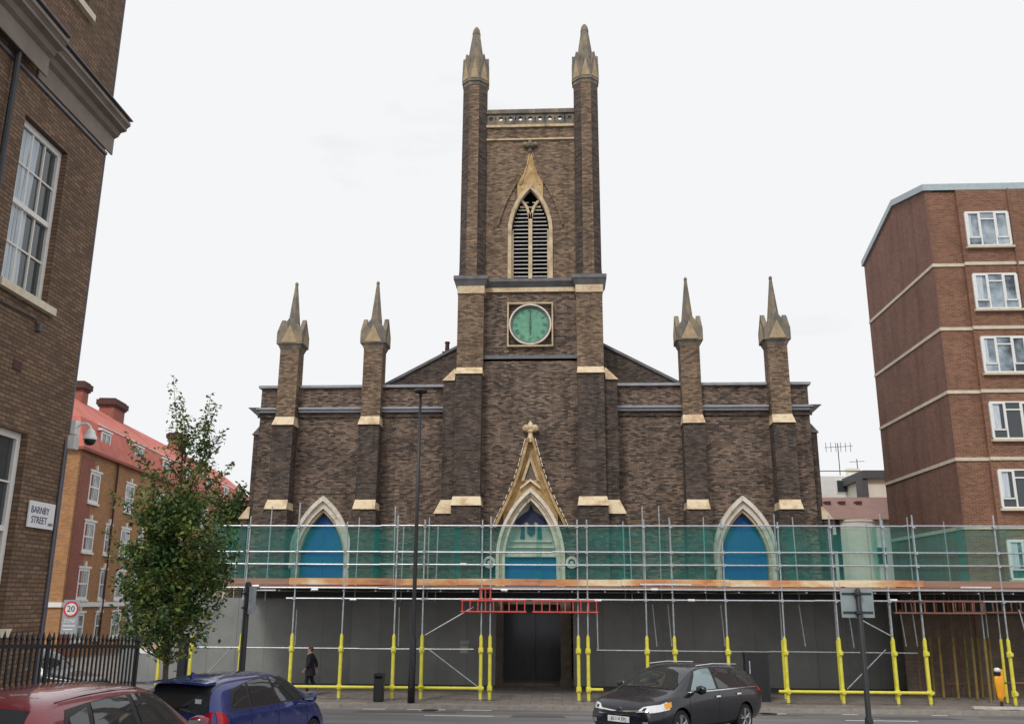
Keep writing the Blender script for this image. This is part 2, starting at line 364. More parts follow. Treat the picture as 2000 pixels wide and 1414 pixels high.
# ------------------------------------------------------------------ ground
GP = [(-400, 1.6), (0, 1.6), (10, 1.08), (17, .73), (22, .68), (32.8, -.13), (3000, -.13)]
def gz(y):
    for (a, p), (b, q) in zip(GP[:-1], GP[1:]):
        if a <= y <= b: return p+(q-p)*(y-a)/(b-a)
def build_ground():
    m = MB(); ys = [-300, -60, 0, 11, 22, 32.8, 60, 200, 1500]; xs = [-1200, -60, -12, 0, 12, 60, 1200]
    vs = [(x, y, gz(y)) for y in ys for x in xs]; n = len(xs)
    m.add(vs, [(j*n+i, j*n+i+1, (j+1)*n+i+1, (j+1)*n+i) for j in range(len(ys)-1) for i in range(n-1)])
    tagp(m.build('road', 'asphalt', local=True), kind='structure')
    KY = 32.85
    # far pavement (top z=0), stone kerb
    m = MB(); m.box(-90, KY+.15, -.12, 90, 90, 0); tagp(m.build('pavement', 'paving', local=True), kind='structure')
    m = MB()
    x = -60.
    while x < 60:
        m.box(x+.004, KY, -.2, x+.9, KY+.148, .006+random.uniform(0, .006)); x += .904
    tagp(m.build('kerb', 'kerb_stone', local=True), kind='structure')
    # near-left pavement beside the terrace, following the slope
    m = MB(); ys = [-5, 0, 10, 20.5]
    for a, b in zip(ys[:-1], ys[1:]):
        m.add([(x, y, gz(y)+d) for y in (a, b) for x in (-60, -6.0) for d in (-.3, .12)], [(0, 2, 3, 1), (4, 5, 7, 6), (0, 1, 5, 4), (2, 6, 7, 3), (1, 3, 7, 5), (0, 4, 6, 2)])
    tagp(m.build('near_pavement', 'paving', local=True), kind='structure')
    m = MB(); ys = [20.5, 22, 24.8]
    for a, b in zip(ys[:-1], ys[1:]):
        m.add([(x, y, gz(y)+d) for y in (a, b) for x in (-60, -8.2) for d in (-.3, .12)], [(0, 2, 3, 1), (4, 5, 7, 6), (0, 1, 5, 4), (2, 6, 7, 3), (1, 3, 7, 5), (0, 4, 6, 2)])
    tagp(m.build('near_corner_pavement', 'paving', local=True), kind='structure')
    m = MB()
    def mark(p, q, wd=.1):
        a = aY(*p, 32); b = aY(*q, 32)
        A = aY(*p, 32.3); B = aY(*q, 32.3); z = gz(32.3); m.box(min(A.x, B.x), 32.25, z-.02, max(A.x, B.x), 32.35, z+.007)
    for p, q in [((708, 1388), (752, 1388)), ((795, 1388), (870, 1388)), ((1515, 1392), (1535, 1392)), ((1645, 1393), (1675, 1393)), ((905, 1386), (960, 1386)), ((1820, 1396), (1850, 1396))]: mark(p, q)
    x = -40
    while x < 60: m.box(x, 27.9, gz(28)+.002, x+2, 28.0, gz(28)+.009); x += 6
    tagp(m.build('road_marking', 'road_paint', local=True), kind='structure')
    m = MB()
    for x, y, w_, d in ((-6.5, 29.6, 3.2, 1.1), (2.5, 30.4, 5.0, .9), (9.5, 29.2, 2.4, 1.6), (-1.5, 27.4, 1.6, 1.6), (13, 30.8, 6, .5)):
        m.add([(x, y, gz(y)+.004), (x+w_, y+.08, gz(y+.08)+.004), (x+w_-.1, y+d, gz(y+d)+.004), (x+.05, y+d, gz(y+d)+.004)], [(0, 1, 2, 3)])
    tagp(m.build('road_patch', 'tar_patch', local=True), kind='structure')
    for x, y in ((-4.3, 31.2), (6.6, 31.6)):
        c = empty('manhole_cover', (x, y, gz(y)), 'dark round iron manhole cover in the road '+('left of the church door' if x < 0 else 'right of the turning estate car'), 'manhole cover')
        part('frame', 'kerb_stone', c, lambda m: m.lathe([(.36, -.02), (.36, .02)], (x, y, gz(y)), 20)); part('cover', 'iron_black', c, lambda m: m.lathe([(.3, .0), (.3, .026)], (x, y, gz(y)), 20))
build_ground()
# ------------------------------------------------------------------ church
XC = -1.36
def church():
    Rt = empty('church', (XC, 41, 0), 'soot-dark brick gothic church with a clock tower and spiked pinnacles', 'church')
    zt, zb = 13.0, 0
    X = lambda o: XC+o
    # body behind the front
    part('nave_wall', 'soot_shade_brick', Rt, lambda m: m.box(X(-12.6), 41.5, 0, X(12.6), 72, 12.9))
    # bays: outline with arch hole, front skin at 41.0 with 0.45 m reveal
    def bay(x0, x1, hole=None):
        m = MB()
        if hole is None: m.box(X(x0), 41, 0, X(x1), 41.49, 13.0); m.build('bay_wall', 'church_brick', Rt); return
        c, wd, s, a = hole; P = arch(wd, s, a, 2.0, cx=X(c))
        n = len(P)
        vs = []; fs = []
        for x, z in P: vs += [(x, 41, z), (x, 41, 13.0), (x, 41.49, z), (x, 41.49, 13.0)]
        for i in range(n-1):
            if abs(P[i][0]-P[i+1][0]) > 1e-5: fs += [(4*i, 4*i+4, 4*i+5, 4*i+1)]
            fs += [(4*i, 4*i+2, 4*i+6, 4*i+4)]
        m.add(vs, fs)
        m.box(X(x0), 41, 0, X(c-wd), 41.49, 13.0); m.box(X(c+wd), 41, 0, X(x1), 41.49, 13.0); m.box(X(c-wd), 41, 0, X(c+wd), 41.49, 2.0)
        m.build('bay_wall', 'church_brick', Rt)
    for sgn in (-1, 1):
        bay(*sorted((sgn*12.6, sgn*11.2)))
        bay(*sorted((sgn*11.2, sgn*7.3)), hole=(sgn*9.35, 1.3, 5.1, 7.75))
        bay(*sorted((sgn*7.3, sgn*3.4)))
        # lintel course bands, coping
        for a, b in ((12.72, 11.72), (10.75, 7.78), (6.86, 3.95)):
            x0, x1 = sorted((X(sgn*a), X(sgn*b)))
            part('parapet_coping', 'lead_coping', Rt, lambda m: m.box(x0, 40.86, 13.0, x1, 41.6, 13.12))
            def cor(m):
                m.prism([(x0, 11.95), (x1, 11.95), (x1, 12.04), (x0, 12.04)], 40.72, 41.0)
                m.box(x0, 40.82, 11.82, x1, 41.0, 11.949)
            part('string_course', 'lead_coping', Rt, cor)
            part('frieze_band', 'soot_shade_brick', Rt, lambda m: m.box(x0+.02, 40.93, 11.6, x1-.02, 41.0, 11.818))
        # cast ends of the cornice
        e = X(sgn*12.6); part('cornice_end', 'dark_coping', Rt, lambda m: m.frus(*( (min(e, e+sgn*.12), 40.9, max(e, e+sgn*.12), 41.8), 11.7, (min(e, e+sgn*.5), 40.7, max(e, e+sgn*.5), 42.2), 12.04)))
        # side wall buttress, stepping in near the top, stone caps
        def sideb(m):
            xs = sorted((X(sgn*12.6), X(sgn*13.0))); m.box(xs[0], 41.5, 0, xs[1], 42.4, 10.9)
            xs = sorted((X(sgn*12.98), X(sgn*13.32))); m.box(xs[0], 41.45, 0, xs[1], 42.45, 7.0)
        part('side_buttress', 'soot_shade_brick', Rt, sideb)
        def sc1(m):
            xs = (X(sgn*12.58), X(sgn*13.08)); a = (min(xs), 41.44, max(xs), 42.46); q = (X(sgn*12.58), X(sgn*12.66)); m.frus(a, 10.9, (min(q), 41.44, max(q), 42.46), 11.4)
        part('buttress_cap', 'dark_coping', Rt, sc1)
        def sc2(m):
            xs = (X(sgn*12.9), X(sgn*13.4)); q = (X(sgn*12.9), X(sgn*13.0)); m.frus((min(xs), 41.38, max(xs), 42.5), 7.0, (min(q), 41.44, max(q), 42.46), 7.55)
        part('buttress_cap', 'cap_stone', Rt, sc2)
        # two front buttresses with pinnacles
        for c in (11.25, 7.3):
            cx = X(sgn*c)
            def bt(m):
                m.box(cx-.54, 39.95, 0, cx+.54, 41.0, 7.3); m.box(cx-.47, 40.2, 7.29, cx+.47, 41.0, 11.12)
            part('buttress', 'soot_shade_brick', Rt, bt)
            part('buttress_shaft', 'tower_brick', Rt, lambda m: m.box(cx-.44, 40.45, 11.1, cx+.44, 41.33, 14.75))
            part('buttress_cap', 'cap_stone', Rt, lambda m: m.frus((cx-.5, 39.88, cx+.5, 41.0), 7.3, (cx-.46, 40.2, cx+.46, 41.0), 7.74))
            part('buttress_cap', 'cap_stone', Rt, lambda m: m.frus((cx-.5, 40.12, cx+.5, 41.0), 11.12, (cx-.44, 40.44, cx+.44, 41.0), 11.55))
            pinnacle(Rt, cx, 40.89, 14.75, .50, 4)
    # gabled nave front behind the parapet
    def gab(m): m.prism([(X(-7.0), 12.9), (X(7.0), 12.9), (X(7.0), 13.15), (X(0), 16.9), (X(-7), 13.15)], 41.6, 42.0)
    part('gable_wall', 'soot_shade_brick', Rt, gab)
    for sgn in (-1, 1):
        p = [(X(sgn*7.1), 13.1), (X(sgn*7.1), 13.24), (X(0), 17.05), (X(0), 16.92)]
        part('gable_coping', 'dark_coping', Rt, lambda m: m.prism(p if sgn > 0 else p[::-1], 41.5, 42.1))
    part('nave_roof', 'slate', Rt, lambda m: m.prism([(X(-7), 12.9), (X(7), 12.9), (X(0), 16.5)], 42.0, 72))
    q = aY(873, 690, 44)
    ch = part('chimney', 'soot_shade_brick', Rt, lambda m: m.box(q.x-.22, 43.8, 14.6, q.x+.22, 44.3, q.z+.05))
    part('chimney_pot', 'chimney_dark', ch, lambda m: m.lathe([(.12, 0), (.1, .45), (.13, .47), (.13, .55)], (q.x, 44.05, q.z+.05), 10))
    # side arches
    for sgn in (-1, 1):
        cx = X(sgn*9.35)
        W = part('window', 'pale_stone', Rt, lambda m: m.ring(arch(1.30, 5.1, 7.75, 2, cx=cx), arch(1.12, 5.1, 7.42, 2, cx=cx), 40.88, 41.2))
        part('hood_mould', 'pale_stone', W, lambda m: (m.ring(arch(1.46, 5.1, 7.98, 4.95, cx=cx), arch(1.302, 5.1, 7.753, 4.95, cx=cx), 40.74, 41.0), m.lathe([(.05, 0), (.17, .06), (.17, .2), (.05, .26)], (cx-1.4, 40.85, 4.72), 8), m.lathe([(.05, 0), (.17, .06), (.17, .2), (.05, .26)], (cx+1.4, 40.85, 4.72), 8)))
        part('inner_moulding', 'stone', W, lambda m: m.ring(arch(1.118, 5.1, 7.415, 2, cx=cx), arch(1.02, 5.1, 7.26, 2, cx=cx), 41.0, 41.3))
        bd_ = part('boarding', 'blue_board', W, lambda m: (m.prism(arch(1.13, 5.1, 7.44, 2, cx=cx), 41.34, 41.4)))
        split('batten', 'blue_board', bd_, lambda m: (m.box(cx-.97, 41.325, 4.9, cx+.97, 41.339, 4.93), m.box(cx-.012, 41.322, 4.0, cx+.012, 41.3385, 4.899), m.box(cx-.012, 41.322, 4.931, cx+.012, 41.3385, 7.0)))
    tower(Rt, X)
    portal(Rt, X)
    return Rt

def gablets(m, cx, cy, z, hw, n, gh, th):
    for k in range(n):
        a = 2*PI*k/n+PI/2*3
        s = hw*math.tan(PI/n)*.985
        M = Matrix.Translation((cx, cy, z)) @ Matrix.Rotation(a+PI/2, 4, 'Z')
        pts = [(-s, 0), (s, 0), (s*1.0, gh*.42), (0, gh), (-s*1.0, gh*.42)]
        # local: x across, -y outward
        vs = [M @ Vector((x, -hw, zz)) for x, zz in pts]+[M @ Vector((x, -hw+th, zz)) for x, zz in pts]
        N = 5
        m.add(vs, [tuple(range(N)), tuple(range(2*N-1, N-1, -1))]+[(i, i+N, (i+1) % N+N, (i+1) % N) for i in range(N)])

def pinnacle(Rt, cx, cy, z, hw, n):
    e = hw
    g = MB()
    if n == 4:
        g.frus((cx-e*.9, cy-e*.9, cx+e*.9, cy+e*.9), z, (cx-e*1.14, cy-e*1.14, cx+e*1.14, cy+e*1.14), z+.3)
        g.box(cx-e*1.14, cy-e*1.14, z+.3, cx+e*1.14, cy+e*1.14, z+.8); g.frus((cx-e*1.14, cy-e*1.14, cx+e*1.14, cy+e*1.14), z+.8, (cx-e*.55, cy-e*.55, cx+e*.55, cy+e*.55), z+1.3)
        gablets(g, cx, cy, z+.24, e*1.2, 4, 1.32, .2)
        h = g.build('pinnacle', 'pinnacle_stone', Rt)
        t_ = MB()
        for k in range(4):
            M = Matrix.Translation((cx, cy, z+.30)) @ Matrix.Rotation(k*PI/2, 4, 'Z'); s = e*.78
            pts = [(-s, 0), (s, 0), (0, .85)]; vs = [M @ Vector((x, -e*1.2-.03, zz)) for x, zz in pts]+[M @ Vector((x, -e*1.2+.03, zz)) for x, zz in pts]
            t_.add(vs, [(0, 1, 2), (5, 4, 3), (0, 3, 4, 1), (1, 4, 5, 2), (2, 5, 3, 0)])
        t_.build('gable_panel', 'gablet_stone', h)
        part('spire', 'pinnacle_stone', h, lambda m: m.lathe([(e*.72, 0), (e*.56, .5), (e*.13, 2.45), (e*.17, 2.48), (e*.15, 2.56), (.02, 2.62)], (cx, cy, z+.85), 8, PI/8))
    else:
        g.lathe([(hw*.98, -.2), (hw*1.03, .1), (hw*1.05, .5), (hw*.9, 1.15)], (cx, cy, z), 8, PI/8)
        gablets(g, cx, cy, z+.1, hw*1.02, 8, 1.6, .16)
        h = g.build('pinnacle', 'pinnacle_stone', Rt)
        t_ = MB()
        for k in range(8):
            M = Matrix.Translation((cx, cy, z+.25)) @ Matrix.Rotation(k*PI/4, 4, 'Z'); s = hw*.34
            pts = [(-s, 0), (s, 0), (0, 1.0)]; vs = [M @ Vector((x, -hw*1.02-.02, zz)) for x, zz in pts]+[M @ Vector((x, -hw*1.02+.03, zz)) for x, zz in pts]
            t_.add(vs, [(0, 1, 2), (5, 4, 3), (0, 3, 4, 1), (1, 4, 5, 2), (2, 5, 3, 0)])
        t_.build('gable_panel', 'gablet_stone', h)
        part('spire', 'pinnacle_stone', h, lambda m: m.lathe([(hw*.86, 0), (hw*.7, .5), (hw*.32, 2.15), (hw*.35, 2.2), (hw*.27, 2.45), (.08, 2.62)], (cx, cy, z+.9), 8, PI/8))

def tower(Rt, X):
    # panel between the corner piers with belfry opening
    P = arch(1.02, 20.6, 22.95, 18.15, cx=X(0)); n = len(P)
    m = MB(); zt = 26.1
    vs = []; fs = []
    for x, z in P: vs += [(x, 40.7, z), (x, 40.7, zt), (x, 41.2, z), (x, 41.2, zt)]
    for i in range(n-1):
        if abs(P[i][0]-P[i+1][0]) > 1e-5: fs += [(4*i, 4*i+4, 4*i+5, 4*i+1)]
        fs += [(4*i, 4*i+2, 4*i+6, 4*i+4)]
    m.add(vs, fs)
    m.box(X(-2.4), 40.7, 17.5, X(-1.02), 41.2, zt); m.box(X(1.02), 40.7, 17.5, X(2.4), 41.2, zt); m.box(X(-1.02), 40.7, 17.5, X(1.02), 41.2, 18.15)
    T = m.build('belfry_wall', 'tower_brick', Rt)
    def shell(m):
        m.box(X(-3.0), 41.2, 12, X(-2.4), 46.5, 26.1); m.box(X(2.4), 41.2, 12, X(3.0), 46.5, 26.1); m.box(X(-2.4), 45.9, 12, X(2.4), 46.5, 26.1)
        m.box(X(-2.4), 41.9, 12, X(2.4), 45.9, 25.8)
    part('tower_wall', 'soot_shade_brick', Rt, shell)
    part('belfry_void', 'dark_void', Rt, lambda m: m.box(X(-1.2), 41.5, 17.9, X(1.2), 41.6, 23.5))
    part('clock_stage_wall', 'church_brick', Rt, lambda m: m.box(X(-2.4), 40.72, 14.2, X(2.4), 41.2, 17.5))
    def pw(m):
        P = arch(1.4, 5.2, 8.12, 0, cx=X(.02)); n = len(P); vs = []; fs = []
        for x, z in P: vs += [(x, 40.5, z), (x, 40.5, 14.2), (x, 41.2, z), (x, 41.2, 14.2)]
        for i in range(n-1):
            if abs(P[i][0]-P[i+1][0]) > 1e-5: fs += [(4*i, 4*i+4, 4*i+5, 4*i+1)]
            fs += [(4*i, 4*i+2, 4*i+6, 4*i+4)]
        m.add(vs, fs); m.box(X(-2.3), 40.5, 0, X(-1.38), 41.2, 14.2); m.box(X(1.42), 40.5, 0, X(2.3), 41.2, 14.2)
    part('porch_wall', 'church_brick', Rt, pw)
    part('string_course', 'dark_coping', Rt, lambda m: (m.box(X(-2.2), 40.42, 14.2, X(2.2), 40.72, 14.36), m.box(X(-2.2), 40.5, 14.1, X(2.2), 40.7, 14.199)))
    for s in (-1, 1):
        cx = X(s*2.76)
        part('turret', 'soot_shade_brick', Rt, lambda m: m.lathe([(.70, 18.1), (.66, 18.6), (.64, 28.5)], (cx, 40.85, 0), 8, PI/8))
        part('turret_lit_strip', 'tower_brick', Rt, lambda m: m.frus((cx-.26, 40.19, cx+.26, 40.6), 18.12, (cx-.24, 40.235, cx+.24, 40.6), 28.25))  # lighter strip puts the turret's lit front into the brick colour
        pinnacle(Rt, cx, 40.85, 28.4, .64, 8)
        xo = lambda a, b: (min(X(s*a), X(s*b)), max(X(s*a), X(s*b)))
        a, b = xo(2.15, 3.36)
        part('corner_pier', 'tower_brick', Rt, lambda m: m.box(a, 40.2, 13.4, b, 41.6, 17.3))
        part('pier_band', 'cap_stone', Rt, lambda m: m.box(a-.03, 40.14, 17.3, b+.03, 41.62, 17.66))
        part('stage_cornice', 'dark_coping', Rt, lambda m: (m.frus((a-.03, 40.14, b+.03, 41.65), 17.66, (a-.18, 39.98, b+.18, 41.8), 17.95), m.box(a-.2, 39.96, 17.95, b+.2, 41.82, 18.12)))
        # lower angle buttress: a front and a side limb, each with sloped stone offsets
        part('angle_buttress', 'soot_shade_brick', Rt, lambda m: (m.box(a+.02, 39.8, 7.4, b-.02, 41.0, 13.35), m.box(a-.04, 39.5, 0, b+.04, 41.0, 7.4)))
        c, d = xo(3.3, 3.92); c2, d2 = xo(3.3, 4.12)
        part('angle_buttress', 'soot_shade_brick', Rt, lambda m: (m.box(c, 40.1, 7.2, d, 41.0, 13.1), m.box(c2, 39.9, 0, d2, 41.0, 7.1)))
        part('buttress_cap', 'cap_stone', Rt, lambda m: m.frus((a-.03, 39.72, b+.03, 41.0), 13.35, (a+.02, 40.1, b-.02, 41.0), 13.72))
        part('buttress_cap', 'cap_stone', Rt, lambda m: m.frus((a-.07, 39.42, b+.07, 41.0), 7.42, (a, 39.78, b, 41.0), 7.84))
        q1 = xo(3.4, 3.99); q2 = xo(3.4, 3.44)
        part('buttress_cap', 'cap_stone', Rt, lambda m: m.frus((q1[0], 40.02, q1[1], 41.0), 13.1, (q2[0], 40.16, q2[1], 41.0), 13.68))
        q3 = xo(3.42, 4.2); q4 = xo(3.42, 3.92)
        part('buttress_cap', 'cap_stone', Rt, lambda m: m.frus((q3[0], 39.82, q3[1], 41.0), 7.1, (q4[0], 40.08, q4[1], 41.0), 7.72))
    # cornice across the panel, strings and pierced parapet
    part('stage_cornice', 'dark_coping', Rt, lambda m: (m.frus((X(-2.12), 40.62, X(2.12), 40.9), 17.72, (X(-2.12), 40.42, X(2.12), 40.9), 17.95), m.box(X(-2.12), 40.4, 17.95, X(2.12), 40.9, 18.1)))
    part('string_course', 'cap_stone', Rt, lambda m: m.box(X(-2.12), 40.6, 17.5, X(2.12), 40.8, 17.71))
    part('string_course', 'stone', Rt, lambda m: (m.box(X(-2.2), 40.6, 26.1, X(2.2), 41.1, 26.22), m.box(X(-2.2), 40.62, 25.4, X(2.2), 40.8, 25.48)))
    def par(m):
        for y0, y1 in (ys_,):
            m.box(X(-2.2), y0-.06, 26.222, X(2.2), y1+.06, 26.34); m.box(X(-2.2), y0-.08, 26.86, X(2.2), y1+.08, 27.08)
            for k in range(9):
                cx = X(-2.2+4.4*(k+.5)/9); N = 12
                o = [(cx+.275*math.cos(2*PI*i/N), 26.6+.27*math.sin(2*PI*i/N)) for i in range(N)]; q = [(cx+.115*math.cos(2*PI*i/N), 26.6+.11*math.sin(2*PI*i/N)) for i in range(N)]
                m.ring(o, q, y0, y1, True)
                for u in (0, PI/2): m.box(cx-.2 if u == 0 else cx-.03, y0+.05, 26.57 if u == 0 else 26.4, cx+.2 if u == 0 else cx+.03, y1-.05, 26.63 if u == 0 else 26.8) if k in (0, 8) else None
            for k in range(10):
                cx = X(-2.2+4.4*k/9); m.box(cx-.07, y0+.02, 26.34, cx+.07, y1-.02, 26.45); m.box(cx-.07, y0+.02, 26.75, cx+.07, y1-.02, 26.86)
    for ys_ in ((40.7, 40.9), (46.2, 46.4)): part('parapet', 'pinnacle_stone', Rt, par)
    # belfry window
    W = part('belfry_window', 'stone', Rt, lambda m: m.ring(arch(1.07, 20.6, 23.05, 18.12, cx=X(0)), arch(.9, 20.6, 22.8, 18.12, cx=X(0)), 40.62, 41.0))
    def trac(m):
        m.box(X(-.09), 40.8, 18.12, X(.09), 41.1, 21.6)
        for s in (-1, 1):
            pts = []
            for i in range(9):
                u = i/8; pts.append((X(s*(.0+.52*(1-math.cos(u*1.35))/(1-math.cos(1.35))*1.0)), 21.3+1.05*math.sin(u*1.35)/math.sin(1.35)))
            o = [(x-s*.0, z) for x, z in pts]; q = [(x+s*.1, z-.06) for x, z in pts]
            m.ring(o if s > 0 else q, q if s > 0 else o, 40.8, 41.05)
        for s in (-1, 1): m.box(X(s*.86-.05), 40.82, 18.12, X(s*.86+.05), 41.1, 20.7)
        m.box(X(-.95), 40.78, 18.12, X(.95), 41.1, 18.24)
        m.box(X(-.5), 40.9, 21.9, X(.5), 40.98, 21.95)
    part('tracery', 'stone', W, trac)
    def lou(m):
        z = 18.35
        while z < 22.3:
            hw = .86 if z < 20.7 else .86*(1-((z-20.7)/2.1)**1.6)
            for s in (-1, 1):
                if hw > .2:
                    x0, x1 = sorted((X(s*.1), X(s*hw)))
                    m.add([(x0, 40.92, z), (x1, 40.92, z), (x1, 41.25, z+.13), (x0, 41.25, z+.13), (x0, 40.92, z+.05), (x1, 40.92, z+.05), (x1, 41.25, z+.17), (x0, 41.25, z+.17)], [(3, 2, 1, 0), (4, 5, 6, 7), (0, 1, 5, 4), (1, 2, 6, 5), (2, 3, 7, 6), (3, 0, 4, 7)])
            z += .2
    part('louvre', 'louvre', W, lou)
    # gablet over the belfry: ogee hood rising to a finial
    def hood(s_, top, sx, sz, base):
        pts = []
        for i in range(15):
            u = i/14; pts.append((sx*(1-u)**1.75+.0, base+(top-base)*u**1.0))
        return pts
    L = [(1.62, 20.9), (1.5, 21.35), (1.25, 22.1), (.95, 22.75), (.66, 23.25), (.42, 23.75), (.26, 24.3), (.14, 24.75)]
    for s in (-1, 1):
        o = [(X(s*x), z) for x, z in L]; q = [(X(s*max(x-.09, .03)), z-.05) for x, z in L]
        part('hood_mould', 'tower_brick', W, lambda m: m.ring(o if s > 0 else q, q if s > 0 else o, 40.6, 40.72))
    def pan(m):
        A = arch(1.07, 20.6, 23.05, cx=0)
        def ip(T, x, k):
            for p, q in zip(T[:-1], T[1:]):
                if min(p[0], q[0]) <= x <= max(p[0], q[0]) and p[0] != q[0]: return p[1]+(q[1]-p[1])*(x-p[0])/(q[0]-p[0])
            return k
        L2 = [(x-.08, z) for x, z in L]
        xs_ = [-.62+1.24*i/24 for i in range(25)]
        for a, b in zip(xs_[:-1], xs_[1:]):
            m.add([(X(a), 40.64, ip(A, a, 22)), (X(b), 40.64, ip(A, b, 22)), (X(b), 40.64, ip(L2, abs(b), 24.75)), (X(a), 40.64, ip(L2, abs(a), 24.75))], [(0, 1, 2, 3)])
        for s in (-1, 1): m.ring([(X(s*.5), 23.0), (X(s*.22), 23.9), (X(s*.06), 24.7)][::s], [(X(s*.42), 23.0), (X(s*.15), 23.9), (X(0), 24.7)][::s], 40.6, 40.641)
    part('hood_panel', 'ochre_stone', W, pan)
    part('finial', 'pinnacle_stone', W, lambda m: (m.lathe([(.1, 24.7), (.08, 24.9), (.2, 24.98), (.24, 25.1), (.1, 25.22), (.1, 25.3), (.02, 25.4)], (X(0), 40.6, 0), 8), m.lathe([(.02, -.14), (.14, -.05), (.14, .08), (.03, .16)], (X(-.24), 40.6, 25.1), 8), m.lathe([(.02, -.14), (.14, -.05), (.14, .08), (.03, .16)], (X(.24), 40.6, 25.1), 8)))
    # clock
    cz = 15.88; h = 1.07
    sq = lambda r: [(X(-r), cz-r), (X(r), cz-r), (X(r), cz+r), (X(-r), cz+r)]
    K = part('clock', 'stone', Rt, lambda m: m.ring(sq(h), sq(h-.07), 40.52, 40.74, True))
    N = 40; circ = lambda r: [(X(0)+r*math.cos(2*PI*i/N), cz+r*math.sin(2*PI*i/N)) for i in range(N)]
    part('spandrel', 'soot_shade_brick', K, lambda m: m.prism(sq(h-.06), 40.69, 40.715))
    part('bezel', 'pale_stone', K, lambda m: m.ring(circ(.99), circ(.92), 40.5, 40.7, True))
    part('bezel_reveal', 'dark_coping', K, lambda m: m.ring(circ(.919), circ(.845), 40.58, 40.7, True))
    part('clock_face', 'verdigris', K, lambda m: m.prism(circ(.86), 40.655, 40.685))
    names = ['XII', 'I', 'II', 'III', 'IIII', 'V', 'VI', 'VII', 'VIII', 'IX', 'X', 'XI']
    allm = []
    bmn = bmesh.new()
    for i, s in enumerate(names):
        a = i*PI/6; me = text_mesh(s, .25, .004)
        me.transform(Matrix.Translation((X(0)+.68*math.sin(a), 40.65, cz+.68*math.cos(a))) @ Matrix.Rotation(a, 4, 'Y') @ Matrix.Rotation(PI/2, 4, 'X') @ Matrix.Diagonal((.8, 1.1, 1, 1)))
        bmn.from_mesh(me); D.meshes.remove(me)
    me = D.meshes.new('numerals'); bmn.to_mesh(me); bmn.free(); me.materials.append(MATS['numeral_dark']); link('numerals', me, K)
    part('clock_hand', 'clock_hand', K, lambda m: m.prism([(X(-.05), cz-.15), (X(.05), cz-.15), (X(.02), cz+.72), (X(-.02), cz+.72)], 40.61, 40.63))
    part('clock_hand', 'clock_hand', K, lambda m: m.prism([(X(.05), cz+.12), (X(-.05), cz+.12), (X(-.03), cz-.5), (X(.03), cz-.5)], 40.632, 40.648))

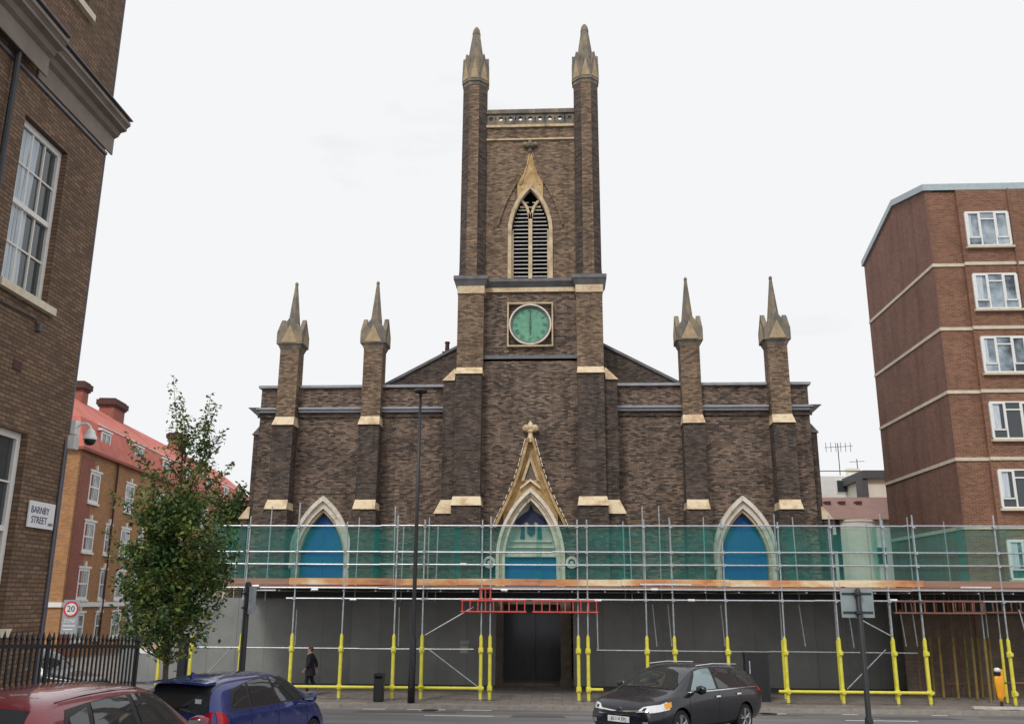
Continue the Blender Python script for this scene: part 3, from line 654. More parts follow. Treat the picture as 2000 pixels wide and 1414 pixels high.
def portal(Rt, X):
    # stone doorway arch, ogee gable and tympanum (boards now fill the lower part)
    Y0 = 40.5
    P = part('portal', 'pale_stone', Rt, lambda m: m.ring(arch(1.5, 5.2, 8.25, 4.0, cx=X(.02)), arch(1.36, 5.2, 8.07, 4.0, cx=X(.02)), 40.2, 40.6))
    part('arch_moulding', 'stone', P, lambda m: m.ring(arch(1.358, 5.2, 8.06, 4.0, cx=X(.02)), arch(1.27, 5.2, 7.94, 4.0, cx=X(.02)), 40.3, 40.7))
    part('arch_moulding', 'pale_stone', P, lambda m: m.ring(arch(1.268, 5.2, 7.935, 4.0, cx=X(.02)), arch(1.12, 5.2, 7.74, 4.0, cx=X(.02)), 40.4, 40.95))
    split('portal_pillar', 'portal_stone', P, lambda m: (m.box(X(-1.6), 40.2, .3, X(-1.15), 40.9, 4.0), m.box(X(1.3), 40.2, .3, X(1.75), 40.9, 4.0), m.box(X(-1.7), 40.0, 0, X(-1.1), 40.9, .3), m.box(X(1.25), 40.0, 0, X(1.85), 40.9, .3)))
    part('tympanum', 'tympanum', P, lambda m: m.prism(arch(1.15, 5.4, 7.8, cx=X(.02)), 40.9, 40.98))
    part('lintel', 'pale_stone', P, lambda m: (m.box(X(-1.1), 40.62, 5.3, X(1.14), 40.97, 5.46), m.box(X(-.9), 40.82, 5.95, X(.94), 40.97, 6.02), m.box(X(-1.0), 40.78, 5.7, X(1.04), 40.97, 5.76)))
    part('boarding', 'blue_board', P, lambda m: m.box(X(-1.13), 40.78, 4.0, X(1.17), 40.86, 5.3))
    def rel(m):
        for s in (-1, 1):
            m.prism([(X(.03+s*.02), 6.95) if s > 0 else (X(.03-.02), 6.95), (X(.03+s*.62), 6.62), (X(.03+s*.72), 6.85), (X(.03+s*.45), 7.1), (X(.03+s*.12), 7.32)][::s], 40.84, 40.9)
            m.prism([(X(.03+s*.28), 6.1), (X(.03+s*.48), 6.1), (X(.03+s*.42), 6.7), (X(.03+s*.3), 6.75)][::s], 40.84, 40.9)
        m.prism([(X(-.1), 6.75), (X(.16), 6.75), (X(.2), 7.2), (X(.03), 7.6), (X(-.14), 7.2)], 40.83, 40.9)
        m.prism([(X(-.14), 6.35), (X(.03), 6.2), (X(.2), 6.35), (X(.2), 6.7), (X(-.14), 6.7)], 40.83, 40.9)
    part('relief_arms', 'relief_blue', P, rel)
    L = [(1.62, 6.55), (1.42, 6.98), (1.16, 7.5), (.9, 8.08), (.67, 8.65), (.49, 9.2), (.36, 9.7), (.25, 10.12), (.15, 10.5)]
    for s in (-1, 1):
        o = [(X(.02+s*x), z) for x, z in L]; q = [(X(.02+s*(x-.11)), z-.03) for x, z in L]
        g = part('gable_moulding', 'ochre_stone', P, lambda m: m.ring(o if s > 0 else q, q if s > 0 else o, 40.12, 40.5))
        def cro(m):
            for i in range(len(L)-1):
                for u in (.15, .6):
                    x = L[i][0]*(1-u)+L[i+1][0]*u+.035; z = L[i][1]*(1-u)+L[i+1][1]*u
                    dx, dz = L[i+1][0]-L[i][0], L[i+1][1]-L[i][1]; l = math.hypot(dx, dz); dx /= l; dz /= l
                    a = [(x-dx*.09, z-dz*.09), (x+dx*.09, z+dz*.09), (x+dx*.09+.035, z+dz*.09+.02), (x-dx*.09+.035, z-dz*.09+.02)]
                    m.prism([(X(.02+s*p), r) for p, r in (a if s < 0 else a[::-1])], 40.1, 40.3)
        split('crocket', 'pale_stone', g, cro)
    Lp = [(1.5, 6.7), (1.34, 6.98), (1.08, 7.5), (.82, 8.08), (.59, 8.65), (.41, 9.2), (.28, 9.7), (.17, 10.12), (.07, 10.45)]
    def gp(m):
        N = 18
        A = arch(1.46, 5.2, 8.2, cx=0)
        # fill between arch and gable moulding column by column
        def gtop(x):
            x = abs(x)
            for (x0, z0), (x1, z1) in zip(Lp[:-1], Lp[1:]):
                if x1 <= x <= x0: return z0+(z1-z0)*(x0-x)/(x0-x1)
            return 10.45
        def abot(x):
            for (x0, z0), (x1, z1) in zip(A[:-1], A[1:]):
                if x0 <= x <= x1 and x1 > x0: return z0+(z1-z0)*(x-x0)/(x1-x0)
            return 7
        xs = [-1.2+2.4*i/40 for i in range(41)]
        for a, b in zip(xs[:-1], xs[1:]):
            m.add([(X(.02+a), 40.42, abot(a)), (X(.02+b), 40.42, abot(b)), (X(.02+b), 40.42, gtop(b)), (X(.02+a), 40.42, gtop(a))], [(0, 1, 2, 3)])
    part('gable_panel', 'ochre_stone', P, gp)
    part('gable_recess', 'stone', P, lambda m: m.ring([(X(-.4), 8.55), (X(.02), 9.8), (X(.44), 8.55)], [(X(-.26), 8.6), (X(.02), 9.45), (X(.3), 8.6)], 40.3, 40.42))
    part('gable_infill', 'portal_stone', P, lambda m: m.prism([(X(-.24), 8.66), (X(.28), 8.66), (X(.02), 9.36)], 40.39, 40.415))
    part('gable_inner_hood', 'pale_stone', P, lambda m: m.ring([(X(-.44), 8.28), (X(.02), 8.66), (X(.48), 8.28)], [(X(-.44), 8.2), (X(.02), 8.56), (X(.48), 8.2)], 40.26, 40.42))
    part('finial', 'cap_stone', P, lambda m: (m.lathe([(.14, 10.3), (.1, 10.7), (.16, 10.78), (.12, 10.86), (.17, 10.98), (.13, 11.1), (.03, 11.26)], (X(.02), 40.3, 0), 10), m.lathe([(.03, -.17), (.15, -.1), (.17, .02), (.06, .16)], (X(.23), 40.3, 10.93), 8), m.lathe([(.03, -.17), (.15, -.1), (.17, .02), (.06, .16)], (X(-.19), 40.3, 10.93), 8)))
    for s in (-1, 1):
        def scr(m):
            N = 14; c = (X(.02+s*1.78), 5.05); m.ring([(c[0]+.26*math.cos(2*PI*i/N), c[1]+.26*math.sin(2*PI*i/N)) for i in range(N)], [(c[0]+.15*math.cos(2*PI*i/N), c[1]+.15*math.sin(2*PI*i/N)) for i in range(N)], 40.1, 40.45, True)
            m.lathe([(.02, -.1), (.1, -.05), (.1, .05), (.02, .1)], (c[0], 40.25, c[1]), 8)
        part('label_stop', 'pale_stone', P, scr)
    # the entrance itself
    part('entrance_wall', 'portal_stone', Rt, lambda m: (m.box(X(-1.5), 41.1, 3.3, X(1.65), 41.2, 4.0)))
    dr = part('door', 'oak_door', Rt, lambda m: (m.box(X(-1.2), 41.45, .12, X(.2), 41.52, 3.3), m.box(X(.22), 41.45, .12, X(1.35), 41.52, 3.3)))
    part('door_handle', 'metal_dark', dr, lambda m: m.box(X(.12), 41.38, 1.0, X(.16), 41.45, 1.2))
    part('doorstep', 'portal_stone', Rt, lambda m: (m.box(X(-1.5), 40.2, 0.004, X(1.65), 41.45, .12)))
church()
# ------------------------------------------------------------------ estate block on the right
def estate():
    x0, y0, y1 = 16.2, 38.0, 46.4
    Rt = empty('apartment_block', (x0, y0, 0), 'tall red brick apartment block with white windows beyond the scaffolding', 'building')
    def wall(m): m.box(x0+.02, y0, 0, 34, y1, 20.6); m.box(x0+.02, y0, 20.6, 34, y0+1.0, 21.0)
    part('wall', 'estate_brick', Rt, wall)
    # end wall: slightly proud skin with the low gabled top
    prof = [(y0+.003, 0), (y1, 0), (y1, 20.7), (41.64, 22.0), (y0+.003, 21.05)]
    part('end_wall', 'estate_end_brick', Rt, lambda m: m.prismx(prof, x0-.02, x0+.3))
    def roof(m):
        top = [(y0-.1, 21.05), (41.64, 22.0), (y1+.1, 20.7)]
        m.prismx([(y, z) for y, z in top]+[(y, z+.3) for y, z in top[::-1]], x0-.12, 34)
    part('roof_fascia', 'roof_fascia', Rt, roof)
    zs = [17.56, 14.69, 11.95, 9.14, 6.38]
    for i, z in enumerate(zs):
        def bnd(m):
            m.box(x0-.06, y0+.0, z-.07, x0-.02, y1, z+.07); m.box(x0-.06, y0-.05, z-.07, 17.45, y0, z+.07)
            m.box(17.45, y0-.22, z-.07, 34, y0-.0, z+.07)
        part('floor_band', 'band_concrete', Rt, bnd)
    part('bay_wall', 'estate_brick', Rt, lambda m: [m.box(17.45, y0-.17, a, 34, y0-.002, b) for a, b in ((0, 6.31), (6.45, 9.07), (9.21, 11.88), (12.02, 14.62), (14.76, 17.49), (17.63, 21.0))])
    part('rain_pipe', 'estate_end_brick', Rt, lambda m: m.tube((19.62, y0-.25, 3), (19.62, y0-.25, 21), .04))
    def win(xa, xb, za, zb, k):
        yf = y0-.17
        W = part('window', 'white_paint', Rt, lambda m: fr(m))
    def mkwin(xa, xb, za, zb, k):
        yf = y0-.19; wd = xb-xa; h = zb-za; b = .06
        xs = [xa, xa+wd*.32, xa+wd*.68, xb]
        def fr(m):
            m.box(xa-.03, yf-.06, za, xb+.03, yf+.02, za+b); m.box(xa-.03, yf-.06, zb-b, xb+.03, yf+.02, zb)
            for q, x in enumerate(xs): m.box(x-b/2-(.03 if q == 0 else 0), yf-.062, za+b, x+b/2+(.03 if q == 3 else 0), yf+.018, zb-b)
            for a, c in ((xs[0], xs[1]), (xs[2], xs[3])):
                m.box(a+b/2, yf-.055, za+h*.23, c-b/2, yf+.015, za+h*.23+b)
                # casement sash rails
                m.box(a+b/2, yf-.075, za+h*.23+b+.002, a+b/2+.045, yf-.02, zb-b); m.box(c-b/2-.045, yf-.075, za+h*.23+b+.002, c-b/2, yf-.02, zb-b); m.box(a+b/2+.046, yf-.075, zb-b-.05, c-b/2-.046, yf-.02, zb-b-.002)
            m.box(xs[1]+b/2, yf-.055, za+h*.76, xs[2]-b/2, yf+.015, za+h*.76+b)
        W = part('window', 'white_paint', Rt, fr)
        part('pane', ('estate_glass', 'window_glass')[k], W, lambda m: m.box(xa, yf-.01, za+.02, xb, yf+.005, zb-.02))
        part('sill', 'band_concrete', W, lambda m: m.box(xa-.12, yf-.14, za-.1, xb+.12, yf+.02, za-.003))
        if k == 1 or random.random() < .6:
            part('curtain', 'curtain', W, lambda m: m.box(xa+.05, yf-.018, za+h*.28, xa+wd*random.choice((.12, .2)), yf-.0105, zb-.08))
    for i, (za, zb) in enumerate(((18.35, 19.95), (15.5, 17.1), (12.72, 14.3), (9.93, 11.5), (7.13, 8.7), (4.35, 5.9))):
        for j, xx in enumerate((17.72, 21.4, 25.1)):
            mkwin(xx, xx+1.75, za, zb, 1 if i in (3, 4) else 0)
    z = 15.22
estate()

# ------------------------------------------------------------------ cream and white houses behind, between church and block
def behind():
    Y = 62
    A, B = aY(1608, 930, Y), aY(1690, 975, Y)
    t = empty('white_house', (A.x+3, Y, 0), 'white rendered building behind the brown roof, with a long parapet rail', 'building')
    part('wall', 'render_white', t, lambda m: m.box(A.x-4, Y, 0, B.x, Y+8, A.z))
    q = aY(1650, 960, Y); w_ = part('window', 'white_paint', t, lambda m: m.box(q.x-.55, Y-.05, q.z-.1, q.x+.55, Y, q.z+.8)); part('pane', 'window_glass', w_, lambda m: m.box(q.x-.48, Y-.07, q.z-.03, q.x+.48, Y-.05, q.z+.73))
    part('railing', 'metal_dark', t, lambda m: m.tube((A.x-4, Y, A.z+.35), (B.x, Y, A.z+.35), .03))
    part('chimney', 'render_cream', t, lambda m: (m.box(B.x-.75, Y+.6, A.z, B.x-.1, Y+1.2, A.z+.45), m.box(B.x-.85, Y+.5, A.z+.45, B.x+.0, Y+1.3, A.z+.6)))
    def ae(m):
        b = Vector((B.x-1.2, Y+1, A.z+.2)); m.tube(b, b+Vector((0, 0, 2.2)), .03, 5); m.tube(b+Vector((-.9, 0, 1.9)), b+Vector((1, 0, 2.0)), .02, 4)
        for i in range(6): m.tube(b+Vector((-.8+i*.33, 0, 1.6)), b+Vector((-.8+i*.33, 0, 2.25)), .02, 4)
        b2 = b+Vector((1.2, 0, -.2)); m.tube(b2, b2+Vector((0, 0, 1.3)), .03, 5); m.tube(b2+Vector((-.5, 0, 1.1)), b2+Vector((.5, 0, 1.15)), .02, 4)
    part('aerial', 'metal_dark', t, ae)
    Y2 = 58; C_, E_ = aY(1692, 935, Y2), aY(1760, 970, Y2)
    t = empty('cream_house', (C_.x+1.5, Y2, 0), 'cream walled house with a dark flat roof edge, right of the white one', 'building')
    part('wall', 'render_cream', t, lambda m: m.box(C_.x, Y2, 0, E_.x+3, Y2+8, C_.z))
    part('roof', 'slate', t, lambda m: m.box(C_.x-.3, Y2-.3, C_.z, E_.x+3.2, Y2+8.2, C_.z+.5))
    part('corner_pier', 'slate', t, lambda m: m.box(C_.x-.35, Y2-.2, 0, C_.x-.001, Y2+1, C_.z-.01))
    # low building with brown tiled roof and white walls
    Y3 = 52; a = aY(1606, 968, Y3); b = aY(1760, 1005, Y3); c = aY(1625, 1012, Y3)
    t = empty('low_house', ((a.x+b.x)/2, Y3, 0), 'white walled house under a brown tiled roof in the gap beside the church', 'building')
    part('wall', 'render_white', t, lambda m: m.box(c.x, Y3, 0, b.x+3, Y3+6, c.z))
    part('roof', 'brown_tile', t, lambda m: m.prismx([(Y3-.35, c.z-.08), (Y3+5, a.z+.45), (Y3+7, a.z+.45), (Y3+7, c.z)], a.x-.5, b.x+3.5))
    for px in (1616, 1648, 1678, 1712):
        q = aY(px, 978, Y3); part('roof_vent', 'chimney_dark', t, lambda m: m.box(q.x-.16, Y3+3.0, q.z, q.x+.16, Y3+4.0, q.z+.3))
    def pil(m):
        for px in (1640, 1706): q = aY(px, 1080, Y3); m.box(q.x-.1, Y3-.12, 0, q.x+.1, Y3-.0, c.z-.1)
    part('rain_pipe', 'metal_dark', t, pil)
    for px, py in ((1664, 1068), (1690, 1060), (1668, 1100), (1722, 1085), (1632, 1060)):
        q = aY(px, py, Y3); w_ = part('window', 'white_paint', t, lambda m: m.box(q.x-.32, Y3-.04, q.z-.5, q.x+.32, Y3, q.z+.5)); part('pane', 'window_glass', w_, lambda m: m.box(q.x-.26, Y3-.06, q.z-.44, q.x+.26, Y3-.04, q.z+.44))
    # curved cream bay
    q = aY(1680, 1050, Y3); part('bay_front', 'render_cream', t, lambda m: m.lathe([(1.15, 0), (1.15, c.z-.25), (1.2, c.z-.2), (1.2, c.z-.1)], (q.x-.1, Y3+.6, 0), 20))
behind()

# ------------------------------------------------------------------ terrace on the left, close
AZL = R(-1.7)
PL = aY(207, 280, 14.5)
def terrace():
    o = Vector((PL.x, PL.y, 0)); dn = Vector((math.cos(AZL), -math.sin(AZL), 0)); dl = Vector((math.sin(AZL), math.cos(AZL), 0))
    Rt = empty('terrace_building', o, 'brown brick terrace with tall sash windows and a heavy cornice, close on the left', 'building', rz=-AZL)
    MW = Rt.matrix_basis.copy()
    # local frame: x = out of the wall (to the street), y = along, away from camera; everything built local, then parented with identity
    def lp(name, mat, fn, parent=Rt, **k):
        m = MB(); fn(m); ob = m.build(name, mat, parent, **k)
        ob.matrix_parent_inverse = Matrix(); return ob
    def loc(px, py):
        q = aP(px, py, PL, AZL)-o; return q.dot(dl), q.z     # along, height
    W1 = (-2.46, -1.16, 7.95, 10.6); W2 = (-2.75, -1.20, 3.05, 5.9)
    W3 = (-2.5, -1.2, 13.3, 15.8)
    def wall(m):
        # wall with window holes, thick 0.35, running -3.3..0
        ys = [-3.6, -2.46, -1.18, 0]
        segs = [(0, 3.05), (5.9, 7.95), (10.6, 13.3), (15.8, 20)]
        m.box(-6, -3.6, 0, -.35, -0.001, 19.9)
        for a, b in ((-3.6, -2.75), (-1.18, 0)): m.box(-.349, a, 0, 0, b, 20)
        for a, b in segs: m.box(-.349, -2.749, a, 0, -1.181, b)
        for a, b in ((7.95, 10.6), (13.3, 15.8)): m.box(-.349, -2.749, a, 0, -2.461, b)
    lp('wall', 'terrace_brick', wall)
    lp('front_bay_wall', 'terrace_brick', lambda m: m.box(-6, -14, 0, .14, -3.601, 20))
    lp('corner_arris', 'lead_flash', lambda m: (m.tube((.0, .02, 1.0), (.0, .02, 11.25), .018), m.tube((.0, .02, 12.1), (.0, .02, 19.9), .018)))
    lp('corner_drain_pipe', 'lead_flash', lambda m: m.tube((.03, -.09, 1.0), (.03, -.09, 6.0), .02))
    def corn(m, x, a, b):
        pr = [(x, 11.3), (x+.03, 11.3), (x+.03, 11.62), (x+.1, 11.66), (x+.14, 11.74), (x+.24, 11.77), (x+.24, 11.82), (x+.27, 11.85), (x+.30, 11.87), (x+.30, 11.93), (x, 11.98)]
        n = len(pr); vs = [(p, a, z) for p, z in pr]+[(p, b, z) for p, z in pr]
        m.add(vs, [tuple(range(n)), tuple(range(2*n-1, n-1, -1))]+[(i, i+n, (i+1) % n+n, (i+1) % n) for i in range(n)])
    c = lp('cornice', 'cornice_stone', lambda m: corn(m, .001, -2.35, .22))
    def corn2(m): corn(m, .142, -14, -2.352)
    lp('cornice', 'cornice_stone', corn2)
    lp('lead_flashing', 'lead_flash', lambda m: (m.box(.0, -2.35, 11.981, .33, .25, 12.0), m.box(.14, -14, 11.981, .47, -2.351, 12.0)))
    lp('string_moulding', 'lead_flash', lambda m: (m.box(.0, -3.599, 11.2, .035, .03, 11.25)))
    lp('drain_pipe', 'metal_dark', lambda m: (m.tube((.1, -3.02, 3), (.1, -3.02, 11.3), .045), m.tube((.1, -3.02, 8.0), (.1, -3.02, 8.12), .065)))
    def sash(w_, split=.5, cur=True):
        a, b, z0, z1 = w_
        def fr(m):
            m.box(-.2, a, z0, -.1, a+.11, z1); m.box(-.2, b-.11, z0, -.1, b, z1); m.box(-.2, a+.11, z1-.1, -.1, b-.11, z1); m.box(-.2, a+.11, z0, -.1, b-.11, z0+.08)
        f = lp('window', 'old_white_paint', fr)
        zm = z0+(z1-z0)*split
        def bars(m):
            m.box(-.17, a+.11, zm-.04, -.09, b-.11, zm+.04)
            for u in (1/3, 2/3): y = a+.11+(b-a-.22)*u; m.box(-.165, y-.013, z0+.08, -.115, y+.013, zm-.04); m.box(-.165, y-.013, zm+.04, -.115, y+.013, z1-.1)
            for q0, q1 in ((z0+.08, zm-.04), (zm+.04, z1-.1)): m.box(-.163, a+.11, (q0+q1)/2-.013, -.117, b-.11, (q0+q1)/2+.013)
        lp('glazing_bars', 'old_white_paint', bars, f)
        lp('pane', 'window_glass', lambda m: m.box(-.155, a+.1, z0+.05, -.145, b-.1, z1-.05), f)
        if cur:
            def cu(m):
                n = 16
                for q0, q1 in ((z0+.1, zm-.04), (zm+.04, z1-.12)):
                    ya = a+.12; yb = a+.12+(b-a)*.42
                    vs = [(-.142+.004*math.sin(i*1.9), ya+(yb-ya)*i/n, z) for i in range(n+1) for z in (q0, q1)]
                    vs = [(x, y-(0.05*math.sin((z-z0)*2) if i > n else 0), z) for i, (x, y, z) in enumerate(vs)]
                    m.add(vs, [(2*i, 2*i+2, 2*i+3, 2*i+1) for i in range(n)])
            lp('curtain', 'curtain', cu, f)
        lp('sill', 'sill_paint', lambda m: m.box(-.1, a-.1, z0-.12, .09, b+.14, z0-.001), f)
    sash(W1); sash((-2.74, -1.19, 3.05, 5.9), .5, False); sash(W3, .5, True)
    # rain water cable, conduit and vent on the wall
    def cb(m):
        p = [loc(0, 588), loc(66, 622), loc(72, 640)]; m.path([(.03, a, z) for a, z in p], .016, 6); a, z = p[-1]; m.box(0.0, a-.05, z-.06, .07, a+.05, z+.06)
    lp('cable', 'cable', cb)
    a, z = loc(33, 713); lp('air_brick', 'chimney_dark', lambda m: m.box(0, a-.11, z-.07, .012, a+.11, z+.07))
    a, z = loc(40, 690)
    return Rt, o, loc
TB, TBo, TBloc = terrace()
def sign_and_camera():
    rz = -AZL
    a, z = -.56, 4.73
    base = TBo+Vector((math.sin(AZL)*a, math.cos(AZL)*a, 0))
    t = empty('street_sign', (base.x+.02, base.y, 4.53), 'white street nameplate reading Barnby Street on the brown brick wall', 'street sign', rz=rz)
    def lp(name, mat, fn, parent=t):
        m = MB(); fn(m); ob = m.build(name, mat, parent); ob.matrix_parent_inverse = Matrix(); return ob
    lp('plate', 'sign_white', lambda m: m.box(0, -.38, 0, .02, .38, .4))
    for s, zz, sz, yy in (('BARNBY', .265, .15, -.06), ('STREET', .115, .15, -.06), ('NW1', .07, .07, .29)):
        ob = text('lettering', s, sz, 'sign_ink', t, (.022, yy, zz), rz=PI/2, depth=.002, sx=.95); ob.matrix_parent_inverse = Matrix()
    # dome cctv camera on a wall bracket
    q = aY(140, 838, 14.6)
    t = empty('security_camera', (q.x+.02, q.y, q.z-.2), 'white dome security camera on a bracket at the terrace corner', 'security camera')
    x, y, z = q.x, q.y, q.z
    part('bracket', 'white_paint', t, lambda m: (m.box(x-.04, y-.08, z-.09, x+.1, y+.08, z+.14), m.path([(x+.1, y, z+.05), (x+.17, y, z+.09), (x+.25, y, z+.09), (x+.31, y, z+.05), (x+.335, y, z-.01)], .022, 8)))
    part('dome_housing', 'white_paint', t, lambda m: m.lathe([(.03, 0), (.06, -.03), (.085, -.1), (.11, -.15), (.11, -.18)][::-1], (x+.335, y, z), 16), smooth=False)
    part('dome', 'iron_black', t, lambda m: m.lathe([(.092, -.181), (.088, -.22), (.06, -.262), (.02, -.275)][::-1], (x+.335, y, z), 16), smooth=True)
    part('junction_box', 'white_paint', t, lambda m: m.box(x-.02, y-.1, z-.34, x+.12, y+.06, z-.12))
    part('cable', 'cable', t, lambda m: m.path([(x-.02, y-.1, z-.1), (x-.04, y-.11, z-.02), (x-.0, y-.11, z-.06)], .02, 6))
sign_and_camera()

# ------------------------------------------------------------------ red roofed mansion block, far left
def tenement():
    AZ = R(-5.9); p0 = aY(158, 878, 54); o = Vector((p0.x, p0.y, 0)); dl = Vector((math.sin(AZ), math.cos(AZ), 0))
    Rt = empty('mansion_block', o, 'orange brick mansion block with a red tiled roof and white sash windows', 'building', rz=-AZ)
    def lp(name, mat, fn, parent=Rt):
        m = MB(); fn(m); ob = m.build(name, mat, parent); ob.matrix_parent_inverse = Matrix(); return ob
    def loc(px, py):
        q = aP(px, py, p0, AZ)-o; return q.dot(dl), q.z
    ze = p0.z; LEN = 46; DX = -9
    lp('wall', 'tenement_brick', lambda m: m.box(DX, 0, 0, 0, LEN, ze))
    # red brick quoins
    lp('quoin', 'tenement_red_brick', lambda m: (m.box(-9, -.03, 0, -7.9, 0, ze-.3),))
    lp('quoin', 'tenement_red_brick', lambda m: m.box(0, .3, 0, .03, 2.3, ze-.3))
    lp('string_course', 'white_paint', lambda m: (m.box(DX, -.12, 2.92, .12, -.031, 3.2), m.box(.031, -.12, 2.92, .12, LEN, 3.2)))
    lp('eaves_gutter', 'tenement_red_brick', lambda m: (m.box(DX, -.3, ze, .3, -.0, ze+.18), m.box(0, 0, ze, .3, LEN, ze+.18)))
    a, zr = loc(147, 788)
    zr = ze+4.6; zm = ze+2.2
    def roof(m):
        # mansard lower slope then main slope, hipped at the near end
        A = [(.25, -.25), (-.5, .5), (-3.6, 2.2)]
        zz = [ze+.18, zm, zr]
        L = [[(x, y, z), (x, LEN, z)] for (x, y), z in zip(A, zz)]
        Bk = [[(DX-x-.0, y, z) for (x, y), z in zip(A, zz)], [(DX-x, LEN, z) for (x, y), z in zip(A, zz)]]
        vs = [];
        for (x, y), z in zip(A, zz): vs += [(x, y, z), (x, LEN, z), (DX-x, LEN, z), (DX-x, y, z)]
        fs = [(8, 9, 10, 11)]
        for k in (0, 4): fs += [(k, k+1, k+5, k+4), (k+1, k+2, k+6, k+5), (k+2, k+3, k+7, k+6), (k+3, k, k+4, k+7)]
        fs.append((3, 2, 1, 0)); m.add(vs, fs)
    lp('roof', 'red_tile', roof)
    lp('eaves_flashing', 'white_paint', lambda m: m.box(-.46, 3.2, zm-.03, -.40, LEN, zm+.03))
    pc = p0+Vector((-math.cos(AZ)*4.0, math.sin(AZ)*4.0, 0))
    for px, py, hl in ((218, 800, 1.15), (346, 862, 1.0), (151, 765, .5)):
        q = aP(px, py, pc, AZ)-o; yc = q.dot(dl); x0, x1, y0, y1 = -4.5, -3.4, yc-hl, yc+hl; zt = q.z
        c = lp('chimney', 'tenement_red_brick', lambda m: m.box(x0, y0, zr-1.8, x1, y1, zt))
        lp('chimney_cap', 'chimney_dark', lambda m: (m.box(x0-.1, y0-.1, zt+.001, x1+.1, y1+.1, zt+.15), m.box(x0-.2, y0-.2, zt+.15, x1+.2, y1+.2, zt+.55), m.box(x0-.06, y0-.06, zt+.55, x1+.06, y1+.06, zt+.68)), c)
    for yy in (6.0, 13.5, 24): lp('rain_pipe', 'chimney_dark', lambda m: m.tube((.12, yy, 0), (.12, yy, ze), .07))
    # windows
    rows = [(922, 985, 184), (1018, 1080, 172), (1109, 1172, 160), (1204, 1250, 152)]
    zrow = []
    for yt, yb, x in rows: zrow.append((loc(x, yb)[1]+.05, loc(x, yt)[1]))
    cols = [(loc(172, 1048)[0], 1.25), (loc(207, 1050)[0], .9), (loc(243, 1052)[0], 1.25)]
    a0, a1, a2 = cols[0][0], cols[1][0], cols[2][0]
    st = a2-a0
    allc = []
    k = 0
    while True:
        y = a0+st*k
        if y > LEN-2: break
        allc.append((y, 1.65, k)); allc.append((y+st/2, .98, k)); k += 1
    for ri, (z0, z1) in enumerate(zrow):
        for y, wd, k in allc:
            if ri == 0 and wd < 1: continue
            if ri == 3: z0, z1 = .9, 2.55
            def fr(m):
                x = .035; b = .17
                m.box(0, y-wd/2, z0, x, y-wd/2+b, z1); m.box(0, y+wd/2-b, z0, x, y+wd/2, z1); m.box(0, y-wd/2+b, z1-b, x, y+wd/2-b, z1); m.box(0, y-wd/2+b, z0, x, y+wd/2-b, z0+b)
                m.box(0, y-wd/2+b, (z0+z1)/2-.05, x+.02, y+wd/2-b, (z0+z1)/2+.05); m.box(0, y-.025, z0+b, x-.008, y+.025, (z0+z1)/2-.05); m.box(0, y-.025, (z0+z1)/2+.05, x-.008, y+.025, z1-b)
                m.box(0, y-wd/2-.12, z1, .1, y+wd/2+.12, z1+.12); m.box(0, y-.1, z1+.12, .12, y+.1, z1+.42); m.box(0, y-wd/2-.1, z0-.12, .12, y+wd/2+.1, z0)
            W = lp('window', 'white_paint', fr)
            lp('pane', 'tenement_glass', lambda m: m.box(0, y-wd/2+.1, z0+.1, .012, y+wd/2-.1, z1-.1), W)
    for y, wd, k in allc:
        if wd < 1: continue
        yy = y+1.2
        if k > 8: break
        Dm = lp('dormer', 'red_tile', lambda m: m.box(-2.2, yy-.85, ze+.3, -.12, yy+.85, ze+1.75))
        def dw(m):
            for p, q in ((-.8, -.66), (.66, .8), (-.05, .05)): m.box(-.12, yy+p, ze+.4, -.06, yy+q, ze+1.7)
            m.box(-.12, yy-.66, ze+1.58, -.06, yy+.66, ze+1.7); m.box(-.12, yy-.66, ze+.4, -.06, yy+.66, ze+.55); m.box(-.3, yy-.95, ze+1.75, -.02, yy+.95, ze+1.88)
        W = lp('dormer_window', 'white_paint', dw, Dm)
        lp('dormer_pane', 'tenement_glass', lambda m: m.box(-.125, yy-.7, ze+.5, -.1, yy+.7, ze+1.6), Dm)
tenement()

